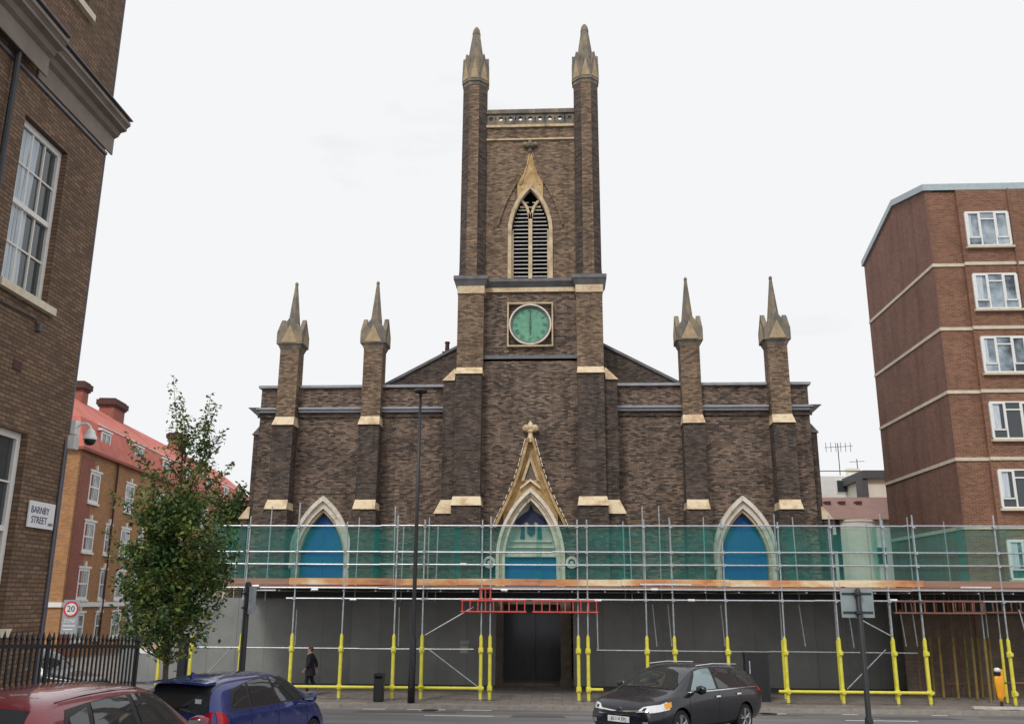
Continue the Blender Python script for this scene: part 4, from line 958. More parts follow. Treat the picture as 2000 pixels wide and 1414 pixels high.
# ------------------------------------------------------------------ scaffolding and hoarding
SY = 34.3
def scaffold():
    Rt = empty('scaffolding', (0, SY, 0), 'scaffold with a plank deck, green debris net and yellow sleeved poles before the church', 'scaffolding')
    PX = [303, 365, 462, 563, 661, 765, 821, 938, 956, 1131, 1150, 1267, 1322, 1427, 1540, 1648, 1755, 1818, 1983]
    xs = []
    for i, px in enumerate(PX):
        X0 = aY(px, 1368, SY).x; xs.append(X0)
        top = 6.3+random.choice((0, .08, .25, .1, .7 if i % 3 == 0 else .2))
        if i == 0: top = 3.3
        dx = random.uniform(-.03, .03)
        p = part('pole', 'galv', Rt, lambda m: (m.tube((X0, SY, .0), (X0+dx, SY, top), .03), m.box(X0-.07, SY-.07, .0, X0+.07, SY+.07, .012)))
        def slv(m):
            m.tube((X0, SY, .05), (X0+dx*.3, SY, 2.2), .062, 10)
            m.tube((X0, SY, 2.2), (X0+dx*.3, SY, 2.27), .045, 10, .03)
            for z in (1.72, .42): m.tube((X0, SY, z-.09), (X0, SY, z+.09), .095, 8); m.box(X0-.05, SY-.13, z-.05, X0+.08, SY-.05, z+.06)
        part('pole_sleeve', 'yellow_sleeve', p, slv)
        def fit(m):
            for z in (3.5, 4.73, 5.19, 6.12): m.box(X0-.055, SY-.1, z-.05, X0+.055, SY+.04, z+.05)
        if i: split('coupler', 'galv', p, fit)
    xs2 = [x+.45*random.choice((.4, .9)) for x in xs]
    # second row of standards
    for i, px in list(enumerate(PX))[14:18]:
        y = 35.6; X1 = aY(px-9, 1300, y).x; top = random.choice((6.4, 6.7, 6.2))
        p = part('pole', 'galv', Rt, lambda m: (m.tube((X1, y, 0), (X1, y, top), .026), m.box(X1-.07, y-.07, 0, X1+.07, y+.07, .012)))
        part('pole_sleeve', 'yellow_sleeve', p, lambda m: m.tube((X1, y, .05), (X1, y, 2.1), .05, 8))
    # third row on the deck against the church
    for px in (480, 523, 696, 770, 785, 836, 852, 1220, 1233, 1256, 1290, 1310, 1376, 1556, 1700, 1779, 1853):
        X1 = aY(px, 1100, 38.9).x; top = aY(px, random.choice((988, 1010, 1018, 1024, 1026)), 38.9).z
        part('pole', 'galv', Rt, lambda m: m.tube((X1, 38.9, 3.4), (X1+random.uniform(-.05, .05), 38.9, top), .026))
    xl, xr = aY(412, 1100, SY).x, 24.0
    def led(name, z, y, x0=xl, x1=xr, r=.03, mat='galv'):
        part(name, mat, Rt, lambda m: [m.tube((a, y, z+random.uniform(-.012, .012)), (min(a+6.4, x1), y, z+random.uniform(-.012, .012)), r) for a in [x0+6.4*i for i in range(int((x1-x0)/6.4)+1)]])
    led('guard_rail', 6.14, SY-.06); led('guard_rail', 5.19, SY-.06); led('guard_rail', 4.73, SY-.06)
    led('ledger', 3.50, SY-.06, aY(560, 1170, SY).x); led('ledger', 3.87, SY-.06)
    led('ledger', 1.66, 35.94, aY(382, 1262, 36).x, aY(925, 1262, 36).x, .026); led('ledger', 1.66, 35.94, aY(1165, 1262, 36).x, aY(1790, 1262, 36).x, .026)
    led('ledger', 3.8, 38.9)
    part('gap_shade_board', 'iron_black', Rt, lambda m: m.box(xl, 39.1, 3.5, xr-5, 39.2, 3.92))  # added dark board standing in for the shaded gap under the deck
    # pale tube fittings at set points
    for px, py, yy in ((500, 1144, SY), (690, 1170, SY), (985, 1152, SY), (1168, 1172, SY), (1278, 1151, SY), (1350, 1172, SY), (615, 1151, SY), (1745, 1172, SY), (905, 1102, SY)):
        q = aY(px, py, yy-.1); part('end_cap', 'fitting', Rt, lambda m: m.tube((q.x-.12, q.y-.02, q.z), (q.x+.12, q.y-.02, q.z), .045))
    # yellow low rail (three runs)
    def yr(a, b): part('low_rail', 'yellow_sleeve', Rt, lambda m: (m.tube((aY(a, 1345, SY).x, SY-.09, .43), (aY(b, 1345, SY).x, SY-.09, .43), .05, 10)))
    yr(575, 830); yr(812, 945); yr(1148, 1178); yr(1520, 1822)
    # toe boards, each a plank
    x = xl
    k = 0
    while x < xr:
        L = random.choice((2.4, 3.0, 3.9)); px = x
        mat = 'toe_wood_old' if (11.5 < x < 14.5 or x < -12) else 'toe_wood'
        part('toe_board', mat, Rt, lambda m: m.box(x+.01, SY-.02, 3.985+.015*(k % 2), min(x+L, xr), SY+.02, 4.215+.015*(k % 2)))
        x += L; k += 1
    part('lower_toe_board', 'toe_wood_old', Rt, lambda m: m.box(xl, SY-.0, 3.86, xr, SY+.05, 3.965))
    part('deck', 'deck_wood', Rt, lambda m: [m.box(xl, SY+.1+.232*i, 3.93, xr, SY+.1+.232*i+.225, 3.97) for i in range(22)])
    split('white_sheet', 'fitting', Rt, lambda m: [m.box(aY(a, 1140, SY).x, SY-.03, aY(a, c_, SY).z-.02, aY(b, 1140, SY).x, SY+.02, aY(a, c_, SY).z+.03) for a, b, c_ in ((495, 540, 1152), (1250, 1350, 1141), (1875, 1935, 1147))])
    # transoms under the deck
    def tr(m):
        x = xl+.3
        while x < xr: m.tube((x, SY-.15, 3.78), (x, 39.3, 3.78), .026, 6); x += 1.2
    m_ = MB(); tr(m_); m_.build('transom', 'galv', Rt)
    # debris netting, slightly sagging between its ties
    a = xl; k = 0
    while a < xr:
        L = 3.05; b = min(a+L+.22, xr)
        def net(m):
            nx, nz_ = 26, 10; vs = []; off = .0 if k % 2 else .025
            for j in range(nz_+1):
                for i in range(nx+1):
                    x = a+(b-a)*i/nx; z = 4.2+(6.12-4.2)*j/nz_; e = (i/nx)*(1-i/nx)*4
                    vs.append((x, SY+.04+off+.05*noise.noise(Vector((x*1.1, z*1.4, k)))+.012*math.sin(x*7+z*2), z-(.035*e+.012*math.sin(x*5) if j == nz_ else 0)))
            m.add(vs, [(j*(nx+1)+i, j*(nx+1)+i+1, (j+1)*(nx+1)+i+1, (j+1)*(nx+1)+i) for j in range(nz_) for i in range(nx)])
        part('debris_net', 'debris_net', Rt, net, smooth=True); a += L; k += 1
    # diagonal braces
    for a, b, y in (((830, 1240), (925, 1185), 34.4), ((838, 1268), (935, 1342), 35.9), ((1663, 1200), (1745, 1244), 34.4), ((1655, 1345), (1730, 1268), 35.9), ((385, 1335), (455, 1262), 36.0), ((1560, 1180), (1573, 1262), 35.9), ((1655, 1180), (1668, 1265), 35.9), ((1757, 1190), (1770, 1262), 35.9), ((1778, 1170), (1792, 1262), 35.9), ((1274, 1180), (1283, 1262), 35.9), ((1304, 1180), (1312, 1262), 35.9), ((1407, 1180), (1416, 1262), 35.9), ((1166, 1196), (1168, 1268), 34.4), ((580, 1190), (576, 1260), 36), ((780, 1185), (778, 1262), 36), ((1990, 1190), (2010, 1262), 34.4)):
        A, B = aY(*a, y), aY(*b, y); part('brace', 'galv', Rt, lambda m: m.tube(A, B, .024))
    # ladder beams
    def beam(mat, xa, xb, z0, z1, y, n):
        def f(m):
            m.tube((xa, y, z1), (xb, y, z1), .032); m.tube((xa, y, z0), (xb, y, z0), .032)
            for i in range(n+1):
                x = xa+.06+(xb-xa-.12)*i/n; m.box(x-.02, y-.018, z0, x+.02, y+.018, z1)
        part('ladder_beam', mat, Rt, f)
    q0, q1 = aY(900, 1172, 34.2).x, aY(1168, 1172, 34.2).x
    beam('red_beam', q0, (q0+q1)/2-.1, 3.06, 3.45, 34.18, 8); beam('red_beam', (q0+q1)/2+.12, q1, 3.06, 3.45, 34.18, 8)
    q2 = aY(935, 1150, 34.2).x; beam('red_beam', q2, q2+.5, 3.5, 3.86, 34.18, 2)
    q0 = aY(1745, 1172, 34.2).x
    beam('rust_shade_beam', q0, q0+3.1, 3.1, 3.5, 34.18, 9); beam('rust_shade_beam', q0+2.2, q0+6.2, 3.13, 3.52, 34.5, 12)
    beam('rust_shade_beam', q0+.3, q0+6.2, 3.1, 3.5, 35.6, 14)
    # passage poles on the right, their dull colours carrying the deck shade
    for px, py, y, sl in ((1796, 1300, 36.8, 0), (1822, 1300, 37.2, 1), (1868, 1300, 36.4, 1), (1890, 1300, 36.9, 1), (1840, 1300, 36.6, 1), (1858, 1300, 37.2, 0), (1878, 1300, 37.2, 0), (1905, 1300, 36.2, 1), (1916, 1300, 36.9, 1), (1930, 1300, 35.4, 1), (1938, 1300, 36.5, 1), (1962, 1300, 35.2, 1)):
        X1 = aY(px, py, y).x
        p = part('pole', 'galv' if px > 1925 else 'rust_shade_beam', Rt, lambda m: m.tube((X1-.05, y, 0), (X1, y, 3.9), .026))
        if sl: part('pole_sleeve', 'yellow_sleeve' if px > 1950 else 'shaded_sleeve', p, lambda m: m.tube((X1-.05, y, .05), (X1-.02, y, 2.2), .05, 8))
    def low(m):
        m.tube((aY(1850, 1340, 37).x, 37.1, .5), (aY(1960, 1340, 37).x, 37.1, .5), .03)
        m.tube((aY(1945, 1330, 34.6).x, 34.7, .75), (24, 34.7, .7), .03)
    m_ = MB(); low(m_); m_.build('low_rail', 'rust_shade_beam', Rt)
scaffold()
def hoarding():
    Y = 39.35; Rt = empty('hoarding', (-8, Y, 0), 'grey site hoarding of tall panels under the scaffold deck', 'hoarding')
    xl = aY(246, 1200, Y).x; d0, d1 = aY(968, 1250, Y).x, aY(1120, 1250, Y).x; xr = aY(1775, 1250, Y).x
    for a, b in ((xl, d0), (d1, xr)):
        n = max(1, round((b-a)/1.22)); w_ = (b-a)/n
        for i in range(n):
            h = 3.5
            part('panel', 'hoarding', Rt, lambda m: m.box(a+i*w_+.004, Y+random.uniform(0, .008), .08, a+(i+1)*w_-.004, Y+.03, h))
        part('kickboard', 'seam', Rt, lambda m: m.box(a, Y-.02, 0, b, Y-.001, .1))
        split('batten', 'seam', Rt, lambda m: (m.box(a, Y+.032, .3, b, Y+.08, .4), m.box(a, Y+.032, 3.2, b, Y+.08, 3.3)))
    # returns into the doorway
    split('return_panel', 'hoarding', Rt, lambda m: (m.box(d0-.03, Y+.031, .05, d0, 40.2, 3.5), m.box(d1, Y+.031, .05, d1+.03, 40.2, 3.5), m.box(xr-.03, Y-.0, .05, xr+.35, Y+.03, 3.5), m.box(xr+.32, Y+.031, .05, xr+.35, 44, 3.5)))
    q = aY(906, 1268, Y)
    part('notice', 'paper', Rt, lambda m: m.box(q.x-.17, Y-.012, q.z-.14, q.x+.17, Y-.001, q.z+.14))
    for px, py, w_, h_ in ((1120+60, 1300, .3, .42), (700, 1280, .42, .3)):
        pass
    part('notice', 'sign_grey', Rt, lambda m: m.box(q.x-.17, Y-.012, q.z+.2, q.x+.2, Y-.001, q.z+.36))
    # brick side wall of the passage under the apartment block
hoarding()
def passage():
    t = empty('shade_front', (16, 37.6, 0), 'dark wall front added under the scaffold to deepen the shaded passage below the apartment block', 'shop front')
    part('shade_band', 'iron_black', t, lambda m: m.box(13.2, 37.5, 3.0, 19.4, 37.95, 3.9)); part('shade_slats', 'portal_stone', t, lambda m: [m.box(13.2, 37.6, i*.15, 19.4, 37.66, i*.15+.145) for i in range(20)])  # added dark pieces, passage shade put into their colour
    split('pier', 'portal_stone', t, lambda m: (m.box(19.4, 37.4, 0, 19.9, 37.95, 3.9), m.box(16.0, 37.5, 0, 16.3, 37.59, 3.0)))
    t = part('passage_wall', 'terrace_brick', None, lambda m: m.box(19.9, 35.8, 0, 22, 37.7, 3.6)); tagp(t, 'short brown brick wall under the scaffold at the far right', 'wall')
    t = empty('low_plank_barrier', (17.2, 33.6, 0), 'pale timber plank laid low across the kerb at the far right', 'barrier')
    a, b = aY(1900, 1383, 33.3), aY(2010, 1385, 33.3)
    part('plank', 'plank', t, lambda m: m.box(a.x, 33.2, .02, b.x+1, 33.4, .1))
    split('foot', 'kerb_stone', t, lambda m: [m.box(x, 33.05, -.12, x+.5, 33.5, .018) for x in (a.x+.3, a.x+1.5)])
    for i in range(9):
        q = aY(1895+i*13+random.uniform(-3, 3), 1398+random.uniform(-3, 6), 31.5); s = random.uniform(.05, .13)
        tagp(part('rubble_chunk', 'plank', None, lambda m: m.lathe([(s*.5, 0), (s, s*.3), (s*.4, s*.7)], (q.x, 31.6+random.uniform(-.3, .4), -.128), 6, i)), 'small pale chunk of rubble in the gutter by the plank', 'rubble', 'rubble chunks by the low plank')
passage()
# ------------------------------------------------------------------ street furniture
def furniture():
    # lamp column
    b = aY(803, 1365, 33.4); t = empty('street_lamp', (b.x, 33.4, 0), 'tall slim black street lamp standing at the kerb before the church', 'street lamp')
    part('column', 'iron_black', t, lambda m: m.lathe([(.13, 0), (.125, 1.0), (.12, 2.1), (.09, 2.2), (.078, 2.3), (.07, 6), (.052, 11.0)], (b.x, 33.4, 0), 12), smooth=True)
    part('base_door', 'metal_dark', t, lambda m: m.box(b.x-.05, 33.265, .5, b.x+.05, 33.285, 1.1))
    part('lantern', 'iron_black', t, lambda m: (m.lathe([(.05, 10.95), (.09, 11.0), (.24, 11.05), (.26, 11.1), (.2, 11.17), (.06, 11.2)], (b.x, 33.4, 0), 14), m.tube((b.x-.05, 33.4, 10.98), (b.x+.3, 33.4, 11.06), .03)))
    # post with edge-on plate
    q = aY(477, 1240, 27.0); t = empty('signal_post', (q.x, 27, gz(27)), 'thick black post with a narrow grey box near its top, left of the church', 'post')
    part('post', 'iron_black', t, lambda m: m.lathe([(.12, gz(27)), (.115, 1.2), (.095, 1.3), (.09, 3.9), (.06, 3.96)], (q.x, 27, 0), 12, ), smooth=True)
    part('plate', 'sign_grey', t, lambda m: m.box(q.x+.1, 26.85, 3.05, q.x+.2, 27.2, 3.82))
    part('clamp', 'metal_dark', t, lambda m: (m.box(q.x-.11, 26.89, 3.2, q.x+.1, 27.11, 3.25), m.box(q.x-.11, 26.89, 3.6, q.x+.1, 27.11, 3.65)))
    # black hoarding post behind the tree
    q = aY(352, 1290, 33.0); t = empty('bollard', (q.x, 33.2, 0), 'thick square black post standing just right of the tree trunk', 'post')
    part('post', 'iron_black', t, lambda m: (m.box(q.x-.13, 33.1, 0, q.x+.13, 33.36, 2.15), m.frus((q.x-.13, 33.1, q.x+.13, 33.36), 2.15, (q.x-.05, 33.18, q.x+.05, 33.28), 2.25)))
    part('foot_plate', 'metal_dark', t, lambda m: m.box(q.x-.2, 33.03, .004, q.x+.2, 33.43, .03))
    # 20 zone sign
    q = aY(137, 1210, 27); gzz = gz(27)
    t = empty('speed_sign', (q.x, 27, gzz), 'grey 20 zone speed limit sign on a pale post beyond the railings', 'road sign')
    part('post', 'galv', t, lambda m: m.tube((q.x, 27.04, gzz), (q.x, 27.04, q.z+.5), .035))
    z1 = aY(137, 1171, 27).z; z0 = aY(137, 1238, 27).z
    part('plate', 'sign_grey', t, lambda m: m.box(q.x-.24, 26.98, z0, q.x+.24, 27, z1))
    N = 24; cz = z1-.26; c = lambda r: [(q.x+r*math.cos(2*PI*i/N), cz+r*math.sin(2*PI*i/N)) for i in range(N)]
    part('roundel', 'white_paint', t, lambda m: m.prism(c(.19), 26.972, 26.979))
    part('roundel_ring', 'sign_red', t, lambda m: m.ring(c(.225), c(.175), 26.964, 26.978, True))
    text('lettering', '20', .24, 'sign_ink', t, (q.x, 26.966, cz), depth=.003)
    text('lettering', 'ZONE', .13, 'sign_white', t, (q.x, 26.976, z1-.6), depth=.003)
    part('panel_lines', 'sign_white', t, lambda m: (m.box(q.x-.18, 26.974, z0+.22, q.x+.18, 26.979, z0+.25), m.box(q.x-.18, 26.974, z0+.12, q.x+.12, 26.979, z0+.15)))
    # sign seen from behind, right
    Y = 19.0; q = aY(1683, 1200, Y); b = aY(1692, 1390, Y); x = (q.x+b.x)/2
    t = empty('road_sign', (x, Y, gz(Y)), 'black sign pole with a grey plate seen from behind, right of the dark car', 'road sign')
    part('pole', 'iron_black', t, lambda m: m.lathe([(.085, gz(Y)), (.08, 1.3), (.055, 1.36), (.052, 3.72), (.03, 3.75)], (x, Y, 0), 12), smooth=True)
    zt, zb = aY(1680, 1149, Y).z, aY(1680, 1206, Y).z
    part('plate', 'sign_back', t, lambda m: m.box(x-.33, Y+.06, zb, x+.31, Y+.075, zt), bevel=.003)
    part('bracket', 'metal_dark', t, lambda m: [(m.box(x-.3, Y+.045, z-.02, x+.28, Y+.0595, z+.02), m.box(x-.075, Y-.065, z-.025, x+.075, Y+.045, z+.025)) for z in (zb+.1, zt-.1)])
    # litter bin
    q = aY(740, 1345, 33.7); t = empty('litter_bin', (q.x, 33.7, 0), 'narrow black litter bin on the kerb left of the lamp', 'litter bin')
    part('bin_body', 'iron_black', t, lambda m: (m.box(q.x-.165, 33.55, .03, q.x+.165, 33.88, .78), m.box(q.x-.15, 33.57, 0, q.x+.15, 33.86, .03)), bevel=.012)
    part('bin_hood', 'iron_black', t, lambda m: (m.box(q.x-.175, 33.54, .86, q.x+.175, 33.89, .94), m.box(q.x-.165, 33.56, .78, q.x-.12, 33.87, .86), m.box(q.x+.12, 33.56, .78, q.x+.165, 33.87, .86), m.box(q.x-.12, 33.8, .78, q.x+.12, 33.87, .86)))
    # street cabinet
    q = aY(1481, 1330, 34.95); t = empty('street_cabinet', (q.x, 35, 0), 'tall dark grey cabinet with a door handle standing behind the dark car', 'cabinet')
    part('cabinet_body', 'metal_dark', t, lambda m: (m.box(q.x-.42, 34.95, .06, q.x+.42, 35.4, 1.62), m.box(q.x-.46, 34.92, 1.62, q.x+.46, 35.43, 1.68), m.box(q.x-.4, 34.97, 0, q.x+.4, 35.38, .06)))
    part('cabinet_door', 'iron_black', t, lambda m: m.box(q.x-.36, 34.93, .12, q.x+.36, 34.949, 1.56), bevel=.004)
    part('handle', 'galv', t, lambda m: m.box(q.x-.3, 34.9, .95, q.x-.26, 34.93, 1.4))
    # orange lantern bollard
    q = aY(1953, 1345, 33.5); t = empty('traffic_marker', (q.x, 33.5, 0), 'orange plastic traffic marker with a black and white lamp head', 'traffic marker')
    part('body', 'orange_plastic', t, lambda m: m.lathe([(.05, .22), (.12, .42), (.155, .8), (.15, 1.02), (.1, 1.08)], (q.x, 33.5, 0), 14, sx=1, sy=.5), smooth=True)
    part('stem', 'iron_black', t, lambda m: (m.tube((q.x, 33.5, .0), (q.x, 33.5, .25), .05), m.box(q.x-.2, 33.35, 0.002, q.x+.2, 33.65, .06)))
    part('lamp', 'iron_black', t, lambda m: m.lathe([(.08, 1.081), (.1, 1.1), (.1, 1.26), (.07, 1.3)], (q.x-.02, 33.5, 0), 14), smooth=True)
    part('lamp_cap', 'white_paint', t, lambda m: m.lathe([(.101, 1.2), (.105, 1.28), (.06, 1.33)], (q.x-.02, 33.5, 0), 14), smooth=True)
    part('back_board', 'orange_plastic', t, lambda m: m.box(q.x+.1, 33.58, .4, q.x+.2, 33.62, 1.28))
    # site sign board left behind the tree
    q = aY(285, 1270, 34.0); t = empty('site_board', (q.x, 34, 0), 'white site board with an orange strip fixed between scaffold poles by the tree', 'sign')
    part('board', 'white_paint', t, lambda m: m.box(q.x-.42, 34.05, q.z-.1, q.x+.42, 34.07, q.z+.08))
    part('strip', 'toe_wood', t, lambda m: m.box(q.x-.42, 34.05, q.z+.081, q.x+.42, 34.08, q.z+.2))
furniture()

# ------------------------------------------------------------------ railings
def railings():
    A, B = Vector((-6.12, 8.6, 0)), Vector((aY(266, 1300, 13.7).x, 13.7, 0))
    t = empty('railing', (A.x, A.y, gz(A.y)), 'black iron railings with pointed heads between the parked cars and the terrace', 'railing')
    L = (B-A).length; d = (B-A)/L
    zt = lambda s: aY(266, 1262, 13.7).z+(aY(0, 1262, 10.0).z-aY(266, 1262, 13.7).z)*(L-s)/(L-1.4)
    def pt(s, z): p = A+d*s; return Vector((p.x, p.y, z))
    for dz, nm in ((0, 'top_rail'), (-.0, None), (-1.75, 'bottom_rail')):
        if nm:
            def f(m):
                for off in ((-.0,) if nm != 'top_rail' else (0,)):
                    a, b = pt(0, zt(0)+dz), pt(L, zt(L)+dz); n = Vector((d.y, -d.x, 0))*.03
                    vs = [p+q+Vector((0, 0, h)) for p in (a, b) for q in (-n, n) for h in (-.022, .022)]
                    m.add(vs, [(0, 1, 3, 2), (4, 6, 7, 5), (0, 4, 5, 1), (2, 3, 7, 6), (0, 2, 6, 4), (1, 5, 7, 3)])
            part(nm, 'iron_black', t, f)
    s = .06
    n = 0
    while s < L-.05:
        z = zt(s); part('bar', 'iron_black', t, lambda m: (m.tube(pt(s, z-1.78), pt(s, z+.07), .0145, 6), m.lathe([(.012, 0), (.024, .03), (.018, .05), (.002, .11)], pt(s, z+.06), 6)))
        s += .118; n += 1
    for s in (0, L*.5, L):
        z = zt(s); part('post', 'iron_black', t, lambda m: (m.tube(pt(s, z-2.2), pt(s, z+.06), .026, 8), m.lathe([(.026, 0), (.035, .02), (.025, .05), (.005, .09)], pt(s, z+.06), 8)))
    part('plinth', 'kerb_stone', t, lambda m: [m.box(-6.5, A.y+i*1.02, gz(A.y+i*1.02)-.5, -6.08, A.y+(i+1)*1.02, gz(A.y+i*1.02)+.28) for i in range(5)])
railings()

# ------------------------------------------------------------------ trees
def leaf(m, p, s):
    d = Vector((random.gauss(0, 1), random.gauss(0, 1), random.gauss(-.25, .6))).normalized(); u = d.cross(Vector((random.gauss(0, .6), random.gauss(0, .6), 1))).normalized()
    nn = u.cross(d)*s*.12
    m.add([p, p+d*s*.5+u*s*.3+nn, p+d*s, p+d*s*.5-u*s*.3+nn], [(0, 1, 2, 3)])
def street_tree():
    bx, by = -10.13, 24.0; bz = gz(24)
    b = Vector((bx, by, bz+.12)); t = empty('street_tree', b, 'young leafy green street tree in front of the hoarding and mansion block', 'tree')
    prof = [(2.0, .55), (2.5, 1.0), (3.05, 1.32), (4.4, 1.5), (5.2, 1.45), (5.75, 1.35), (6.4, 1.3), (7.1, 1.05), (7.8, .75), (8.4, .3), (9.4, .1)]
    prof = [(z, w_*.93) for z, w_ in prof]
    cx = lambda z: bx-.12 if z < 7 else bx-.12+.18*(z-7)
    def hw(z):
        for (a, p), (c, q) in zip(prof[:-1], prof[1:]):
            if a <= z <= c: return p+(q-p)*(z-a)/(c-a)
        return .1
    wood = MB(); lf = MB()
    tp = [(b.x, by, b.z-.1), (b.x+.03, by, 1.2), (b.x-.04, by+.03, 2.4), (b.x-.1, by, 4.2), (b.x-.08, by-.05, 6), (b.x-.1, by, 7.8)]
    rs = [.10, .078, .068, .05, .032, .014]
    for i in range(5): wood.tube(tp[i], tp[i+1], rs[i], 8, rs[i+1])
    def axis(z):
        for p, q in zip(tp[:-1], tp[1:]):
            if p[2] <= z <= q[2]: u = (z-p[2])/(q[2]-p[2]); return Vector(p).lerp(Vector(q), u)
        return Vector(tp[-1])
    def clump(c, r, n, s=.135):
        for _ in range(n):
            v = Vector((random.gauss(0, 1), random.gauss(0, 1), random.gauss(0, .75))); v = v*(r*.55); leaf(lf, c+v, s*random.uniform(.7, 1.3))
    for i in range(290):
        z = random.triangular(2.0, 8.2, 3.8); a = random.uniform(0, 2*PI); rr = math.sqrt(random.uniform(.1, 1.0))*hw(z)*(.92+.75*noise.noise(Vector((math.cos(a)*1.3, math.sin(a)*1.3, z*.9))))
        if math.cos(a) < 0 and z > 5.6: rr *= .85
        e = Vector((cx(z)+math.cos(a)*rr, by+math.sin(a)*rr*.95, z))
        s0 = axis(max(1.9, z-rr*.75-.25)); mid = s0.lerp(e, .55)+Vector((0, 0, -.08)); wood.tube(s0, mid, .016, 5, .011); wood.tube(mid, e, .011, 4, .005)
        n = random.randint(30, 52) if z < 6 else random.randint(14, 30)
        clump(e, random.uniform(.2, .36), n)
        clump(mid.lerp(e, .5), .26, n//3)
    # leaders with sparse leaves poking out of the top and sides
    def leader(px0, py0, px1, py1, n):
        P, Q = aY(px0, py0, by), aY(px1, py1, by); wood.tube(P, Q, .014, 4, .004)
        for i in range(n):
            u = i/(n-1); c = P.lerp(Q, u); clump(c, .2*(1-u)+.07, int(24*(1-u)+5), .12)
    leader(350, 880, 338, 735, 11); leader(365, 860, 352, 775, 9); leader(390, 900, 412, 770, 13); leader(395, 900, 440, 840, 9); leader(400, 960, 455, 905, 9); leader(300, 930, 247, 845, 9)
    leader(280, 1010, 212, 960, 8); leader(270, 1100, 205, 1035, 7); leader(420, 1050, 478, 950, 10); leader(410, 1110, 470, 1080, 8); leader(280, 1180, 222, 1200, 7); leader(400, 1200, 448, 1160, 7); leader(395, 870, 425, 790, 10)
    wood.build('trunk', 'bark', t); lf.build('crown', 'leaf', t)
street_tree()
def far_tree(px, py, Y, hwid, label):
    c = aY(px, py, Y); t = empty('tree', (c.x, Y, 0), label, 'tree'); w_ = MB(); l = MB()
    w_.tube((c.x, Y, 0), (c.x, Y, c.z), .18, 8, .06)
    for i in range(60):
        v = Vector((random.gauss(0, .45), random.gauss(0, .45), random.gauss(0, .6)))*hwid; e = c+v; w_.tube((c.x, Y, c.z-1.5*hwid), e, .04, 4, .01)
        for _ in range(45): leaf(l, e+Vector((random.gauss(0, .25), random.gauss(0, .25), random.gauss(0, .22)))*hwid*.7, .25)
    w_.build('trunk', 'bark', t); l.build('crown', 'leaf_far', t)
far_tree(462, 1020, 47, 1.25, 'olive green tree behind the scaffold, between the mansion block and the church')

# ------------------------------------------------------------------ cars
def skin_mesh(pts, edges, rad, sub=2, root=0):
    me = D.meshes.new('s'); me.from_pydata([tuple(p) for p in pts], edges, []); o = D.objects.new('s', me); COL.objects.link(o)
    md = o.modifiers.new('k', 'SKIN'); md.use_smooth_shade = True
    for i, v in enumerate(me.skin_vertices[0].data):
        r = rad[i]; v.radius = (r, r) if not hasattr(r, '__len__') else r; v.use_root = (i == root)
    o.modifiers.new('b', 'SUBSURF').levels = sub; o.modifiers[-1].render_levels = sub
    res = evald(o); D.objects.remove(o); D.meshes.remove(me); return res

